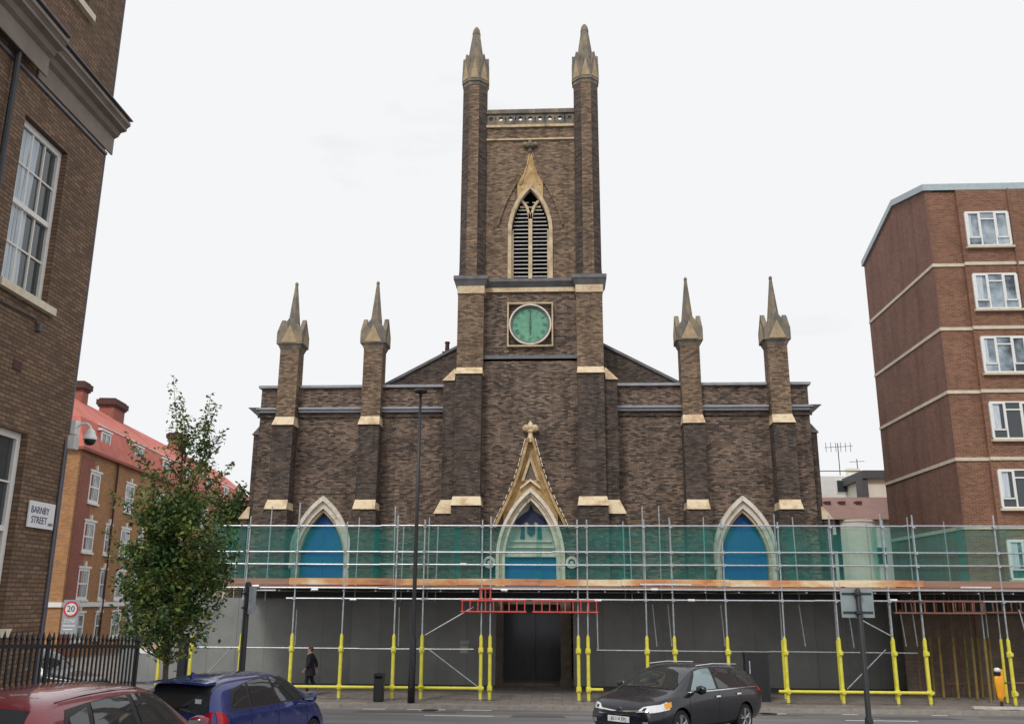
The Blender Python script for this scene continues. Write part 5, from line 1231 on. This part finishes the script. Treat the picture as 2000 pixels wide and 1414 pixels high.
def car(name, label, st, paintm, loc, rz, tilt=0, whl=(1.32, -1.32), wr=.315, spec=None):
    root = empty(name, loc, label, 'car', rz=rz)
    root.matrix_basis = Matrix.Translation(loc) @ Matrix.Rotation(rz, 4, 'Z') @ Matrix.Rotation(tilt, 4, 'Y')
    def pin(o): o.matrix_parent_inverse = Matrix(); return o
    def lp(nm, mat, fn, parent=root, **k):
        m = MB(); fn(m); return pin(m.build(nm, mat, parent, **k))
    # cage
    vs = []; fs = []; K = 0
    for (x, zb, ws, wm, zbel, wb, zr, wr_) in st:
        half = [(0, zb), (ws*.8, zb), (ws, zb+.1), (wm, (zb+zbel)*.5+.03), (wb+.01, zbel-.06), (wb-.02, zbel+.01)]
        h = zr-zbel
        half += [(wb-.02-(wb-wr_)*.45, zbel+h*.5), (wr_+.02, zbel+h*.88), (wr_*.8, zr-.01*(h > .2)), (wr_*.4, zr+.012), (0, zr+.018)]
        ring = [(x, -y, z) for y, z in half]+[(x, y, z) for y, z in half[-2:0:-1]]
        K = len(ring); vs += ring
    n = len(st)
    for i in range(n-1):
        for j in range(K): fs.append((i*K+j, i*K+(j+1) % K, (i+1)*K+(j+1) % K, (i+1)*K+j))
    # end caps as strips
    def cap(o, fl):
        h = K//2
        for j in range(h):
            a, b, c, d = o+j, o+j+1, o+(K-j-1) % K, o+(K-j) % K
            q = [a, b, c, d]; q = [v for i, v in enumerate(q) if v not in q[:i]]
            if len(q) > 2: fs.append(tuple(q if fl else q[::-1]))
    cap(0, True); cap((n-1)*K, False)
    me = D.meshes.new('b'); me.from_pydata(vs, [], fs)
    bm = bmesh.new(); bm.from_mesh(me); bmesh.ops.recalc_face_normals(bm, faces=bm.faces); bm.to_mesh(me); bm.free()
    o = D.objects.new('b', me); COL.objects.link(o); o.modifiers.new('s', 'SUBSURF').levels = 2; o.modifiers[0].render_levels = 2
    sm = evald(o); bv = BVHTree.FromPolygons([v.co.copy() for v in sm.vertices], [tuple(p.vertices) for p in sm.polygons])
    # wheel wells
    cut = MB()
    for wx in whl:
        for s in (-1, 1): cut.tube((wx, s*.62, wr+.0), (wx, s*1.2, wr+.0), wr+.055, 28)
    c = cut.build('cut', 'trim_black', None, local=True); bo = o.modifiers.new('w', 'BOOLEAN'); bo.object = c; bo.operation = 'DIFFERENCE'; bo.solver = 'EXACT'
    fin = evald(o); D.objects.remove(o); D.meshes.remove(me); D.objects.remove(c)
    fin.materials.clear(); fin.materials.append(MATS[paintm])
    for p in fin.polygons: p.use_smooth = True; p.material_index = 0
    fin.set_sharp_from_angle(angle=R(38)); fin.name = 'body'; body = pin(link('body', fin, root))
    def hit(org, dr):
        r = bv.ray_cast(Vector(org), Vector(dr)); return (r[0], r[1]) if r[0] is not None else None
    def patch(nm, mat, quad, axis, off=.006, parent=root, n=10, bul=None):
        # quad: 4 (u, v) corners bl, br, tr, tl ; axis: 'l','r','f','b' (which side it is seen from)
        vs = []; ok = []
        for j in range(n+1):
            for i in range(n+1):
                s, t_ = i/n, j/n
                lo = Vector(quad[0]).lerp(Vector(quad[1]), s); hi = Vector(quad[3]).lerp(Vector(quad[2]), s)
                if bul: lo.y += bul[0]*math.sin(PI*s); hi.y += bul[1]*math.sin(PI*s)
                p = lo.lerp(hi, t_)
                if axis == 'r': h = hit((p.x, -2, p.y), (0, 1, 0)); dr = Vector((0, -1, 0))
                elif axis == 'l': h = hit((p.x, 2, p.y), (0, -1, 0)); dr = Vector((0, 1, 0))
                elif axis == 'f': h = hit((4, p.x, p.y), (-1, 0, 0)); dr = Vector((1, 0, 0))
                elif axis == 'b': h = hit((-4, p.x, p.y), (1, 0, 0)); dr = Vector((-1, 0, 0))
                else: h = hit((p.x, p.y, 4), (0, 0, -1)); dr = Vector((0, 0, 1))
                if h is None: vs.append(Vector((0, 0, 0))); ok.append(False); continue
                nn = h[1] if h[1].dot(dr) > 0 else -h[1]; vs.append(h[0]+nn*off); ok.append(True)
        fs = []
        for j in range(n):
            for i in range(n):
                q = (j*(n+1)+i, j*(n+1)+i+1, (j+1)*(n+1)+i+1, (j+1)*(n+1)+i)
                if all(ok[k] for k in q): fs.append(q)
        m = MB(); m.add(vs, fs); return pin(m.build(nm, mat, parent, smooth=True))
    def seam(pts, axis, w_=.006):
        m = MB()
        for a, b in zip(pts[:-1], pts[1:]):
            prev = None
            for i in range(9):
                p = Vector(a).lerp(Vector(b), i/8)
                h = hit((p.x, -2 if axis == 'r' else 2, p.y), (0, 1 if axis == 'r' else -1, 0)) if axis in 'rl' else hit((p.x, p.y, 4), (0, 0, -1))
                if h and prev: m.tube(prev, h[0]+h[1]*.0, w_, 4)
                prev = h[0] if h else None
        if m.v: pin(m.build('panel_gap', 'trim_black', body))
    def wheels():
        for wx in whl:
            for s in (-1, 1):
                W = lp('wheel', 'trim_black', lambda m: m.tube((wx, s*.6, wr), (wx, s*.83, wr), wr-.03, 20))
                def ty(m):
                    N = 32; pr = [(wr-.09, .66), (wr-.015, .66), (wr, .69), (wr, .83), (wr-.015, .855), (wr-.09, .85)]
                    vs = [(wx+r*math.cos(2*PI*i/N), s*y, wr+r*math.sin(2*PI*i/N)) for r, y in pr for i in range(N)]
                    m.add(vs, [(j*N+i, j*N+(i+1) % N, (j+1)*N+(i+1) % N, (j+1)*N+i) for j in range(5) for i in range(N)])
                lp('tyre', 'rubber', ty, W, smooth=False)
                def rim(m):
                    N = 32
                    m.add([(wx+r*math.cos(2*PI*i/N), s*y, wr+r*math.sin(2*PI*i/N)) for r, y in ((wr-.085, .855), (wr-.11, .84), (wr-.115, .79)) for i in range(N)], [(j*N+i, j*N+(i+1) % N, (j+1)*N+(i+1) % N, (j+1)*N+i) for j in range(2) for i in range(N)])
                    for k in range(5):
                        a = 2*PI*k/5+.3; ca, sa = math.cos(a), math.sin(a)
                        for e in (-.25, .25):
                            m.tube((wx+.03*ca, s*.832, wr+.03*sa), (wx+(wr-.1)*math.cos(a+e*.6), s*.842, wr+(wr-.1)*math.sin(a+e*.6)), .022, 5, .016)
                    m.tube((wx, s*.81, wr), (wx, s*.85, wr), .045, 12)
                lp('rim', 'alloy', rim, W)
    wheels()
    def mirror(x, z, s):
        Mm = lp('wing_mirror', paintm, lambda m: m.lathe([(.02, -.09), (.10, -.06), (.12, 0), (.11, .06), (.03, .09)], (x, s*1.0, z), 12, sx=.55, sy=1), smooth=True)
        lp('mirror_stalk', 'trim_black', lambda m: m.box(x-.03, min(s*.84, s*.95), z-.06, x+.03, max(s*.84, s*.95), z-.02), Mm)
        lp('mirror_glass', 'chrome', lambda m: m.box(x-.07, s*1.0-.085, z-.045, x-.062, s*1.0+.085, z+.05), Mm)
    return root, lp, patch, seam, mirror, hit

ESTATE = [(-2.27, .40, .60, .72, .62, .70, .74, .62), (-2.21, .30, .74, .82, .85, .80, .98, .70), (-2.10, .25, .80, .86, .93, .83, 1.20, .62), (-1.86, .22, .84, .88, .95, .85, 1.38, .58),
    (-1.3, .2, .86, .885, .95, .86, 1.45, .59), (-.4, .2, .86, .885, .935, .865, 1.475, .61), (.2, .2, .86, .885, .92, .865, 1.45, .61), (.55, .2, .86, .885, .91, .86, 1.37, .61), (.95, .2, .86, .885, .90, .855, 1.17, .66),
    (1.28, .2, .86, .885, .895, .85, 1.0, .72), (1.45, .2, .855, .88, .88, .83, .95, .70), (1.8, .2, .84, .87, .84, .79, .885, .62), (2.06, .2, .80, .84, .77, .73, .81, .52), (2.22, .22, .70, .76, .66, .64, .70, .42), (2.29, .27, .58, .64, .55, .54, .60, .36)]
def hatch(h=1.5, L=3.95, rear=.28):
    k = L/2; s = h/1.5
    return [(-k, .42, .60, .70, .62, .68, .72, .60), (-k+.06, .30, .74, .80, .90, .78, 1.02, .68), (-k+.16, .26, .79, .84, .97, .81, 1.25*s, .60), (-k+rear+.08, .22, .82, .86, .98, .83, 1.44*s, .57),
        (-k+.75, .2, .84, .86, .97, .84, 1.49*s, .58), (-.2, .2, .84, .86, .955, .845, 1.505*s, .59), (.3, .2, .84, .86, .94, .84, 1.47*s, .59), (.62, .2, .84, .86, .93, .835, 1.37*s, .60), (1.0, .2, .84, .86, .92, .83, 1.15*s, .65),
        (1.26, .2, .84, .86, .91, .82, 1.01, .70), (1.45, .2, .83, .85, .87, .78, .93, .64), (1.7, .2, .79, .83, .80, .72, .84, .54), (k-.08, .24, .68, .74, .68, .62, .72, .42), (k, .3, .56, .62, .56, .52, .6, .36)]

def dark_car():
    c = aY(1328, 1380, 21.3); th = R(32)-math.atan2(c.x, c.y)   # seen three-quarter from its front left
    fwd = Vector((-math.sin(R(39)), -math.cos(R(39)), 0)); 
    rz = math.atan2(fwd.y, fwd.x)
    root, lp, patch, seam, mirror, hit = car('estate_car', 'dark grey estate car turning towards us, chrome grille and amber indicator', ESTATE, 'paint_charcoal', (c.x, 21.3, gz(21.3)), rz, tilt=R(-1.5))
    ft = 'window_trim'
    patch('windscreen', 'car_glass', [(-.66, 1.0), (.66, 1.0), (.56, 1.385), (-.56, 1.385)], 'f', bul=(.02, .015), n=14)
    for ax in ('l', 'r'):
        patch(ft, 'trim_black', [(-2.02, .985), (1.02, .955), (.42, 1.37), (-1.72, 1.36)], ax, .003, n=18, bul=(0, .03))
        patch('side_window', 'car_glass_pale' if ax == 'l' else 'car_glass', [(-.12, .985), (.86, .975), (.42, 1.33), (-.16, 1.385)], ax, .007, bul=(0, .02))
        patch('side_window', 'car_glass', [(-1.10, .995), (-.22, .985), (-.24, 1.385), (-1.02, 1.37)], ax, .007)
        patch('side_window', 'car_glass', [(-1.88, 1.02), (-1.18, 1.0), (-1.12, 1.365), (-1.66, 1.34)], ax, .007)
        patch('door_handle', 'chrome', [(-.2, .82), (-.02, .82), (-.02, .85), (-.2, .85)], ax, .022, n=3); patch('door_handle', 'chrome', [(-1.1, .84), (-.92, .84), (-.92, .87), (-1.1, .87)], ax, .022, n=3)
        patch('sill_trim', 'trim_black', [(-1.0, .23), (1.0, .23), (1.0, .3), (-1.0, .3)], ax, .004)
        patch('window_chrome', 'chrome', [(-1.9, .962), (1.0, .935), (1.0, .955), (-1.9, .982)], ax, .008, n=14)
        seam([(-.17, .3), (-.17, .95)], ax); seam([(1.0, .35), (.98, .93)], ax); seam([(-1.1, .5), (-1.12, .97)], ax)
        s = 1 if ax == 'l' else -1; mirror(.78, 1.0, s)
        patch('tail_lamp', 'lamp_red', [(-2.2, .84), (-1.95, .88), (-1.98, .98), (-2.18, .99)], ax, .008, n=4)
        # headlamp wraps the corner: clear part plus amber end
        q = [(1.72, .66), (2.2, .60), (2.16, .70), (1.76, .80)]
        patch('headlight', 'lamp_clear', q, ax, .008, n=6)
        patch('indicator', 'lamp_amber', [(1.66, .70), (1.84, .66), (1.86, .765), (1.64, .80)], ax, .011, n=4)
    for s in (-1, 1):
        patch('headlight', 'lamp_clear', [(s*.40, .60), (s*.76, .63), (s*.78, .76), (s*.52, .70)][::1], 'f', .009, n=6)
        patch('headlight_core', 'trim_black', [(s*.52, .63), (s*.6, .635), (s*.6, .69), (s*.54, .68)], 'f', .012, n=3)
        patch('fog_lamp', 'chrome', [(s*.56, .36), (s*.66, .36), (s*.66, .44), (s*.56, .44)], 'f', .01, n=4)
    patch('grille', 'trim_black', [(-.44, .53), (.44, .53), (.42, .68), (-.42, .68)], 'f', .006)
    patch('grille_bar', 'chrome', [(-.46, .615), (.46, .615), (.46, .635), (-.46, .635)], 'f', .012, n=12, bul=(-.025, -.025))
    patch('grille_bar', 'chrome', [(-.5, .535), (.5, .535), (.5, .548), (-.5, .548)], 'f', .012, n=12)
    patch('lower_grille', 'trim_black', [(-.5, .27), (.5, .27), (.56, .38), (-.56, .38)], 'f', .006)
    patch('bumper_trim', 'chrome', [(-.5, .245), (.5, .245), (.5, .262), (-.5, .262)], 'f', .01, n=10)
    h = hit((4, 0, .64), (-1, 0, 0))[0]
    def emb(m):
        N = 20; x = h.x+.02
        for rx, rz_ in ((.075, .05), (.028, .048), (.06, .02)):
            vs = []
            for y0 in (0, .012):
                for f_ in (1, .78): vs += [(x+y0, rx*f_*math.cos(2*PI*i/N), .64+rz_*f_*math.sin(2*PI*i/N)+(.014 if rx == .06 else 0)) for i in range(N)]
            m.add(vs, [(2*N+i, 2*N+(i+1) % N, 3*N+(i+1) % N, 3*N+i) for i in range(N)]+[(i, (i+1) % N, 2*N+(i+1) % N, 2*N+i) for i in range(N)])
    lp('emblem', 'chrome', emb)
    h = hit((4, 0, .45), (-1, 0, 0))[0]; x = h.x+.015
    P = lp('number_plate', 'plate_white', lambda m: m.box(x, -.26, .40, x+.012, .26, .51))
    ob = text('lettering', 'BD14 EPJ', .095, 'sign_ink', P, (x+.013, 0, .455), rz=PI/2, depth=.002); ob.matrix_parent_inverse = Matrix()
    lp('wiper', 'trim_black', lambda m: (m.tube((1.27, -.5, 1.0), (1.0, .1, 1.16), .008, 5),))
    [lp('roof_rail', 'chrome', lambda m: m.path([(.3, .58*s, 1.45), (-.4, .585*s, 1.48), (-1.5, .565*s, 1.45)], .013, 6)) for s in (-1, 1)]
dark_car()

def red_car():
    root, lp, patch, seam, mirror, hit = car('hatchback_car', 'dark red hatchback parked at bottom left with its roof and side windows showing', hatch(1.53, 3.95), 'paint_red', (-4.95, 9.6, gz(9.6)+.03), R(88), tilt=R(1.0), whl=(1.2, -1.25), wr=.3)
    patch('rear_window', 'car_glass', [(-.60, 1.02), (.60, 1.02), (.5, 1.40), (-.5, 1.40)], 'b', bul=(0, .03), n=14)
    for ax in ('r', 'l'):
        patch('window_trim', 'trim_black', [(-1.55, 1.03), (1.0, .985), (.5, 1.38), (-1.30, 1.385)], ax, .003, n=18, bul=(0, .05))
        patch('side_window', 'car_glass', [(-.06, 1.02), (.88, 1.0), (.44, 1.37), (-.12, 1.425)], ax, .008, bul=(0, .02))
        patch('side_window', 'car_glass', [(-.98, 1.04), (-.16, 1.025), (-.22, 1.425), (-.88, 1.41)], ax, .008)
        patch('side_window', 'car_glass', [(-1.46, 1.06), (-1.06, 1.045), (-.98, 1.38), (-1.28, 1.32)], ax, .008, n=6)
        seam([(-.1, .3), (-.1, 1.0)], ax); seam([(-1.0, .5), (-1.03, 1.0)], ax); seam([(.98, .35), (.96, .97)], ax)
        patch('door_handle', 'paint_red', [(-.85, .86), (-.67, .86), (-.67, .89), (-.85, .89)], ax, .025, n=3)
        patch('tail_lamp', 'lamp_red', [(-1.9, .78), (-1.66, .8), (-1.7, 1.0), (-1.88, 1.02)], ax, .008, n=4)
        mirror(.72, 1.06, -1 if ax == 'r' else 1)
    patch('windscreen', 'car_glass', [(-.62, 1.03), (.62, 1.03), (.54, 1.42), (-.54, 1.42)], 'f', bul=(.02, .015), n=14)
    lp('pale_sticker', 'curtain', lambda m: m.box(.2, -.80, 1.2, .34, -.795, 1.3)) if False else None
    h = lambda x, y: hit((x, y, 4), (0, 0, -1))[0]
    [lp('roof_gutter', 'trim_black', lambda m: m.path([h(x, s*.545)+Vector((0, 0, .002)) for x in (-1.35, -.9, -.4, .1, .5)], .007, 5)) for s in (-1, 1)]
red_car()

def blue_car():
    root, lp, patch, seam, mirror, hit = car('hatchback_car', 'dark blue hatchback seen from behind with a roof spoiler and red tail lamp', hatch(1.5, 4.0, .2), 'paint_blue', (-5.75, 16.9, gz(16.9)-.0), R(77), tilt=R(.5), whl=(1.25, -1.28), wr=.3)
    patch('rear_window', 'car_glass', [(-.66, 1.0), (.66, 1.0), (.57, 1.40), (-.57, 1.40)], 'b', bul=(0, .02), n=14, off=.008)
    for ax in ('r', 'l'):
        patch('window_trim', 'trim_black', [(-1.52, 1.0), (1.02, .98), (.5, 1.37), (-1.36, 1.3)], ax, .003, n=18, bul=(0, .09))
        patch('side_window', 'car_glass', [(-.02, 1.01), (.9, 1.0), (.44, 1.355), (-.08, 1.415)], ax, .008, bul=(0, .02))
        patch('side_window', 'car_glass', [(-.88, 1.02), (-.1, 1.01), (-.16, 1.415), (-.82, 1.39)], ax, .008)
        patch('side_window', 'car_glass', [(-1.44, 1.04), (-.96, 1.025), (-.9, 1.375), (-1.26, 1.26)], ax, .008, n=6)
        seam([(-.06, .3), (-.06, 1.0)], ax); seam([(-.92, .5), (-.95, 1.0)], ax); seam([(.98, .35), (.96, .97)], ax)
        patch('tail_lamp', 'lamp_red', [(-1.88, .82), (-1.60, .86), (-1.72, .99), (-1.86, 1.02)], ax, .01, n=5)
        mirror(.78, 1.03, -1 if ax == 'r' else 1)
    for s in (-1, 1):
        hx = hit((-4, s*.6, .93), (1, 0, 0))[0].x
        lp('tail_lamp', 'lamp_red', lambda m: m.prismx([(s*.46, .86), (s*.745, .84), (s*.72, 1.03), (s*.62, .99)][::s], hx-.015, hx+.12), bevel=.012)
    patch('windscreen', 'car_glass', [(-.62, 1.03), (.62, 1.03), (.54, 1.40), (-.54, 1.40)], 'f', bul=(.02, .015), n=14)
    def sp(m):
        pr = [(-1.66, 1.475), (-1.95, 1.46), (-1.97, 1.43), (-1.66, 1.43)]
        n = 14; vs = []
        for i in range(n+1):
            y = -.55+1.1*i/n; d = -.03*(y/.55)**2
            vs += [(x+.06*(y/.55)**2, y, z+d) for x, z in pr]
        m.add(vs, [(i*4+j, i*4+(j+1) % 4, (i+1)*4+(j+1) % 4, (i+1)*4+j) for i in range(n) for j in range(4)]+[(0, 1, 2, 3), (n*4+3, n*4+2, n*4+1, n*4)])
    lp('spoiler', 'paint_blue', sp, smooth=False)
    lp('aerial_fin', 'paint_blue', lambda m: m.add([(-1.25, -.03, 1.49), (-1.25, .03, 1.49), (-1.5, .02, 1.48), (-1.5, -.02, 1.48), (-1.46, 0, 1.57), (-1.5, 0, 1.57)], [(0, 1, 4), (1, 2, 5, 4), (2, 3, 5), (3, 0, 4, 5), (0, 3, 2, 1)]))
    h = hit((-4, -.42, 1.18), (1, 0, 0))[0]
    lp('window_sticker', 'plate_white', lambda m: m.box(h.x-.03, -.5, 1.13, h.x-.024, -.39, 1.2))
    lp('rear_wiper', 'trim_black', lambda m: m.tube((hit((-4, .02, 1.04), (1, 0, 0))[0].x-.02, .02, 1.04), (hit((-4, -.3, 1.1), (1, 0, 0))[0].x-.02, -.3, 1.1), .009, 5))
blue_car()

def cab():
    st = [(-2.25, .35, .66, .76, .7, .78, .8, .7), (-2.18, .28, .78, .84, .95, .84, 1.1, .74), (-2.05, .25, .84, .87, 1.02, .86, 1.5, .68), (-1.75, .22, .86, .88, 1.03, .87, 1.74, .66), (-1.1, .2, .86, .88, 1.03, .87, 1.81, .67), (-.2, .2, .86, .88, 1.02, .87, 1.82, .67), (.35, .2, .86, .88, 1.02, .87, 1.74, .66), (.7, .2, .86, .88, 1.02, .865, 1.45, .68), (.95, .2, .86, .88, 1.02, .86, 1.15, .74), (1.3, .2, .86, .88, .99, .82, 1.05, .7), (1.9, .2, .84, .86, .93, .74, .98, .6), (2.15, .24, .76, .8, .8, .66, .86, .5), (2.24, .3, .62, .66, .66, .56, .7, .42)]
    c = aY(203, 1300, 27.5)
    root, lp, patch, seam, mirror, hit = car('taxi_cab', 'tall black cab on the main road, glimpsed through the railings', st, 'paint_black', (c.x-2.2, 27.5, gz(27.5)), 0)
    for ax in ('r', 'l'):
        for a, b in ((-1.8, -1.15), (-1.05, -.2), (-.1, .72)): patch('side_window', 'car_glass', [(a, 1.08), (b, 1.08), (b-.28*(b > .5), 1.64), (a+.1*(a < -1.5), 1.64)], ax, .008)
    patch('windscreen', 'car_glass', [(-.66, 1.2), (.66, 1.2), (.58, 1.68), (-.58, 1.68)], 'f')
    for s in (-1, 1): patch('headlight', 'lamp_clear', [(s*.5, .68), (s*.68, .68), (s*.68, .82), (s*.5, .82)], 'f', n=4)
cab()

# ------------------------------------------------------------------ the walking man
def man():
    px_, Y = -9.47, 35.6
    t = empty('person', (px_, Y, 0), 'man in a dark knee-length coat and white collar walking left past the hoarding', 'person')
    def P(x, y, z): return Vector((px_+x, Y+y, z))      # he faces -x
    def sk(name, mat, pts, ed, rad, parent=t, sub=2, root=0):
        me = skin_mesh(pts, ed, rad, sub, root); me.materials.clear(); me.materials.append(MATS[mat])
        for p in me.polygons: p.use_smooth = True; p.material_index = 0
        me.name = name; return link(name, me, parent)
    pel = P(.0, 0, .95); ch = P(-.02, 0, 1.32); nk = P(-.02, 0, 1.49); hd = P(-.045, 0, 1.60); top = P(-.035, 0, 1.69)
    shR, shL = P(-.01, -.19, 1.41), P(0, .19, 1.41)
    elR, wrR = P(.02, -.25, 1.13), P(-.13, -.24, .93); elL, wrL = P(.16, .24, 1.16), P(.20, .22, .92)
    hR, hL = P(0, -.09, .90), P(0, .09, .90)
    kF, aF = P(-.10, -.09, .50), P(-.04, -.09, .09); kB, aB = P(.07, .09, .49), P(.32, .09, .17)
    pts = [pel, P(-.01, 0, 1.12), ch, nk, hd, top, shR, elR, wrR, shL, elL, wrL, hR, kF, aF, hL, kB, aB]
    ed = [(0, 1), (1, 2), (2, 3), (3, 4), (4, 5), (2, 6), (6, 7), (7, 8), (2, 9), (9, 10), (10, 11), (0, 12), (12, 13), (13, 14), (0, 15), (15, 16), (16, 17)]
    rad = [(.12, .14), (.105, .13), (.12, .16), .055, (.085, .075), (.07, .062), .06, .045, .03, .06, .045, .03, .085, .055, .038, .085, .055, .038]
    body = sk('body', 'skin', pts, ed, rad)
    # face: nose, eyes, mouth, ears joined into the head region as a fine child mesh
    part('nose', 'skin', body, lambda m: m.add([P(-.125, -.012, 1.64), P(-.125, .012, 1.64), P(-.155, 0, 1.60), P(-.125, -.018, 1.59), P(-.125, .018, 1.59)], [(0, 1, 2), (0, 2, 3), (1, 4, 2), (2, 4, 3), (0, 3, 4, 1)]))
    split('eye', 'trim_black', body, lambda m: [m.lathe([(.002, -.008), (.009, 0), (.002, .008)], P(-.122, s*.03, 1.635), 8) for s in (-1, 1)])
    part('mouth', 'sign_red', body, lambda m: m.box(*(P(-.126, -.02, 1.563)), *(P(-.118, .02, 1.569))))
    split('ear', 'skin', body, lambda m: [m.lathe([(.004, -.03), (.018, -.01), (.018, .015), (.004, .03)], P(-.02, s*.082, 1.615), 8, sy=.5) for s in (-1, 1)])
    def hr(m):
        N = 14; vs = []; rows = [(1.575, .3), (1.62, .5), (1.67, .85), (1.71, .75), (1.735, .4), (1.742, .05)]
        for z, k in rows:
            for i in range(N):
                a = 2*PI*i/N; r = {0: .098, 1: .104, 2: .1, 3: .082, 4: .05, 5: .008}[rows.index((z, k))]
                x = math.cos(a)*r; y = math.sin(a)*r*.85
                if x < 0 and z < 1.67: x *= .15
                vs.append(P(-.02+x, y, z))
        m.add(vs, [(j*N+i, j*N+(i+1) % N, (j+1)*N+(i+1) % N, (j+1)*N+i) for j in range(5) for i in range(N)]+[tuple(range(N-1, -1, -1))])
    part('hair', 'hair', t, hr, smooth=True)
    sk('trousers', 'coat', [P(0, 0, .92), hR, kF, P(-.045, -.09, .13), hL, kB, P(.30, .09, .21)], [(0, 1), (1, 2), (2, 3), (0, 4), (4, 5), (5, 6)], [(.13, .14), .1, .075, .062, .1, .075, .06])
    def coat(m):
        N = 20; rows = [(.70, .185, .235, .01), (.85, .175, .225, .0), (1.0, .155, .205, -.005), (1.15, .145, .195, -.01), (1.3, .15, .215, -.015), (1.40, .13, .21, -.015), (1.45, .1, .16, -.015), (1.50, .075, .08, -.01)]
        vs = [P(cx+rx*math.cos(2*PI*i/N)*(1.06 if math.cos(2*PI*i/N) > 0 and z < .9 else 1), ry*math.sin(2*PI*i/N), z) for z, rx, ry, cx in rows for i in range(N)]
        m.add(vs, [(j*N+i, j*N+(i+1) % N, (j+1)*N+(i+1) % N, (j+1)*N+i) for j in range(len(rows)-1) for i in range(N)])
        vs2 = [P(cx+(rx-.012)*math.cos(2*PI*i/N), (ry-.012)*math.sin(2*PI*i/N), z) for z, rx, ry, cx in rows[:2] for i in range(N)]
        m.add(vs2, [(i, i+N, (i+1) % N+N, (i+1) % N) for i in range(N)])
    C = part('coat', 'coat', t, coat, smooth=True)
    sk('sleeve', 'coat', [P(-.01, -.15, 1.41), shR, elR, P(-.105, -.24, .965)], [(0, 1), (1, 2), (2, 3)], [.075, .082, .066, .05], C)
    sk('sleeve', 'coat', [P(0, .15, 1.41), shL, elL, P(.19, .22, .96)], [(0, 1), (1, 2), (2, 3)], [.075, .082, .066, .05], C)
    part('collar', 'shirt', t, lambda m: (m.prism([(px_-.15, 1.32), (px_-.115, 1.34), (px_-.06, 1.52), (px_-.105, 1.5)], Y-.05, Y+.05), m.lathe([(.07, 1.47), (.066, 1.53)], (px_-.025, Y, 0), 12)))
    for (k, a, dx, pitch) in ((0, aF, 0, 0), (1, aB, 0, .75)):
        def sh(m):
            c, s = math.cos(pitch), math.sin(pitch)
            prof = [(-.20, .0, .03, .025), (-.16, .0, .042, .05), (-.06, .0, .045, .07), (.04, .0, .04, .1), (.07, .01, .03, .09)]
            vs = []
            for x, z0, w_, h_ in prof:
                for yy, zz in ((-w_, z0), (w_, z0), (w_*.8, h_), (-w_*.8, h_)):
                    xx = x; z2 = zz-.09
                    vs.append(a+Vector((xx*c+z2*s*1.0, yy, z2*c-xx*s*-1.0*1.0)) if False else a+Vector((xx*c+z2*s, yy, z2*c+xx*s)))
            m.add(vs, [(i*4+j, i*4+(j+1) % 4, (i+1)*4+(j+1) % 4, (i+1)*4+j) for i in range(4) for j in range(4)]+[(3, 2, 1, 0), (16, 17, 18, 19)])
        part('shoe', 'shoe', t, sh, bevel=.006)
    for w_, sgn, el in ((wrR, -1, elR), (wrL, 1, elL)):
        d = (w_-el).normalized(); u = Vector((1, 0, 0)); u = (u-d*u.dot(d)).normalized(); v = d.cross(u)
        base = w_+d*.09; pts = [w_, w_+d*.045, base]; ed = [(0, 1), (1, 2)]; rad = [.026, (.036, .02), (.034, .018)]
        H = sk('hand', 'skin', pts, ed, rad, body)
        for k, (off, ln) in enumerate(((-.027, .062), (-.009, .074), (.009, .07), (.027, .055))):
            b0 = w_+d*.075+u*off; b1 = b0+d*ln*.5; b2 = b1+d*ln*.35-v*sgn*-.0+u*-.014; b3 = b2+d*ln*.15+u*-.016
            sk('finger', 'skin', [b0, b1, b2, b3], [(0, 1), (1, 2), (2, 3)], [.0095, .009, .008, .007], body, sub=1)
        b0 = w_+d*.02-u*.028; sk('thumb', 'skin', [b0, b0+d*.03-u*.022, b0+d*.06-u*.026], [(0, 1), (1, 2)], [.011, .010, .008], body, sub=1)
man()
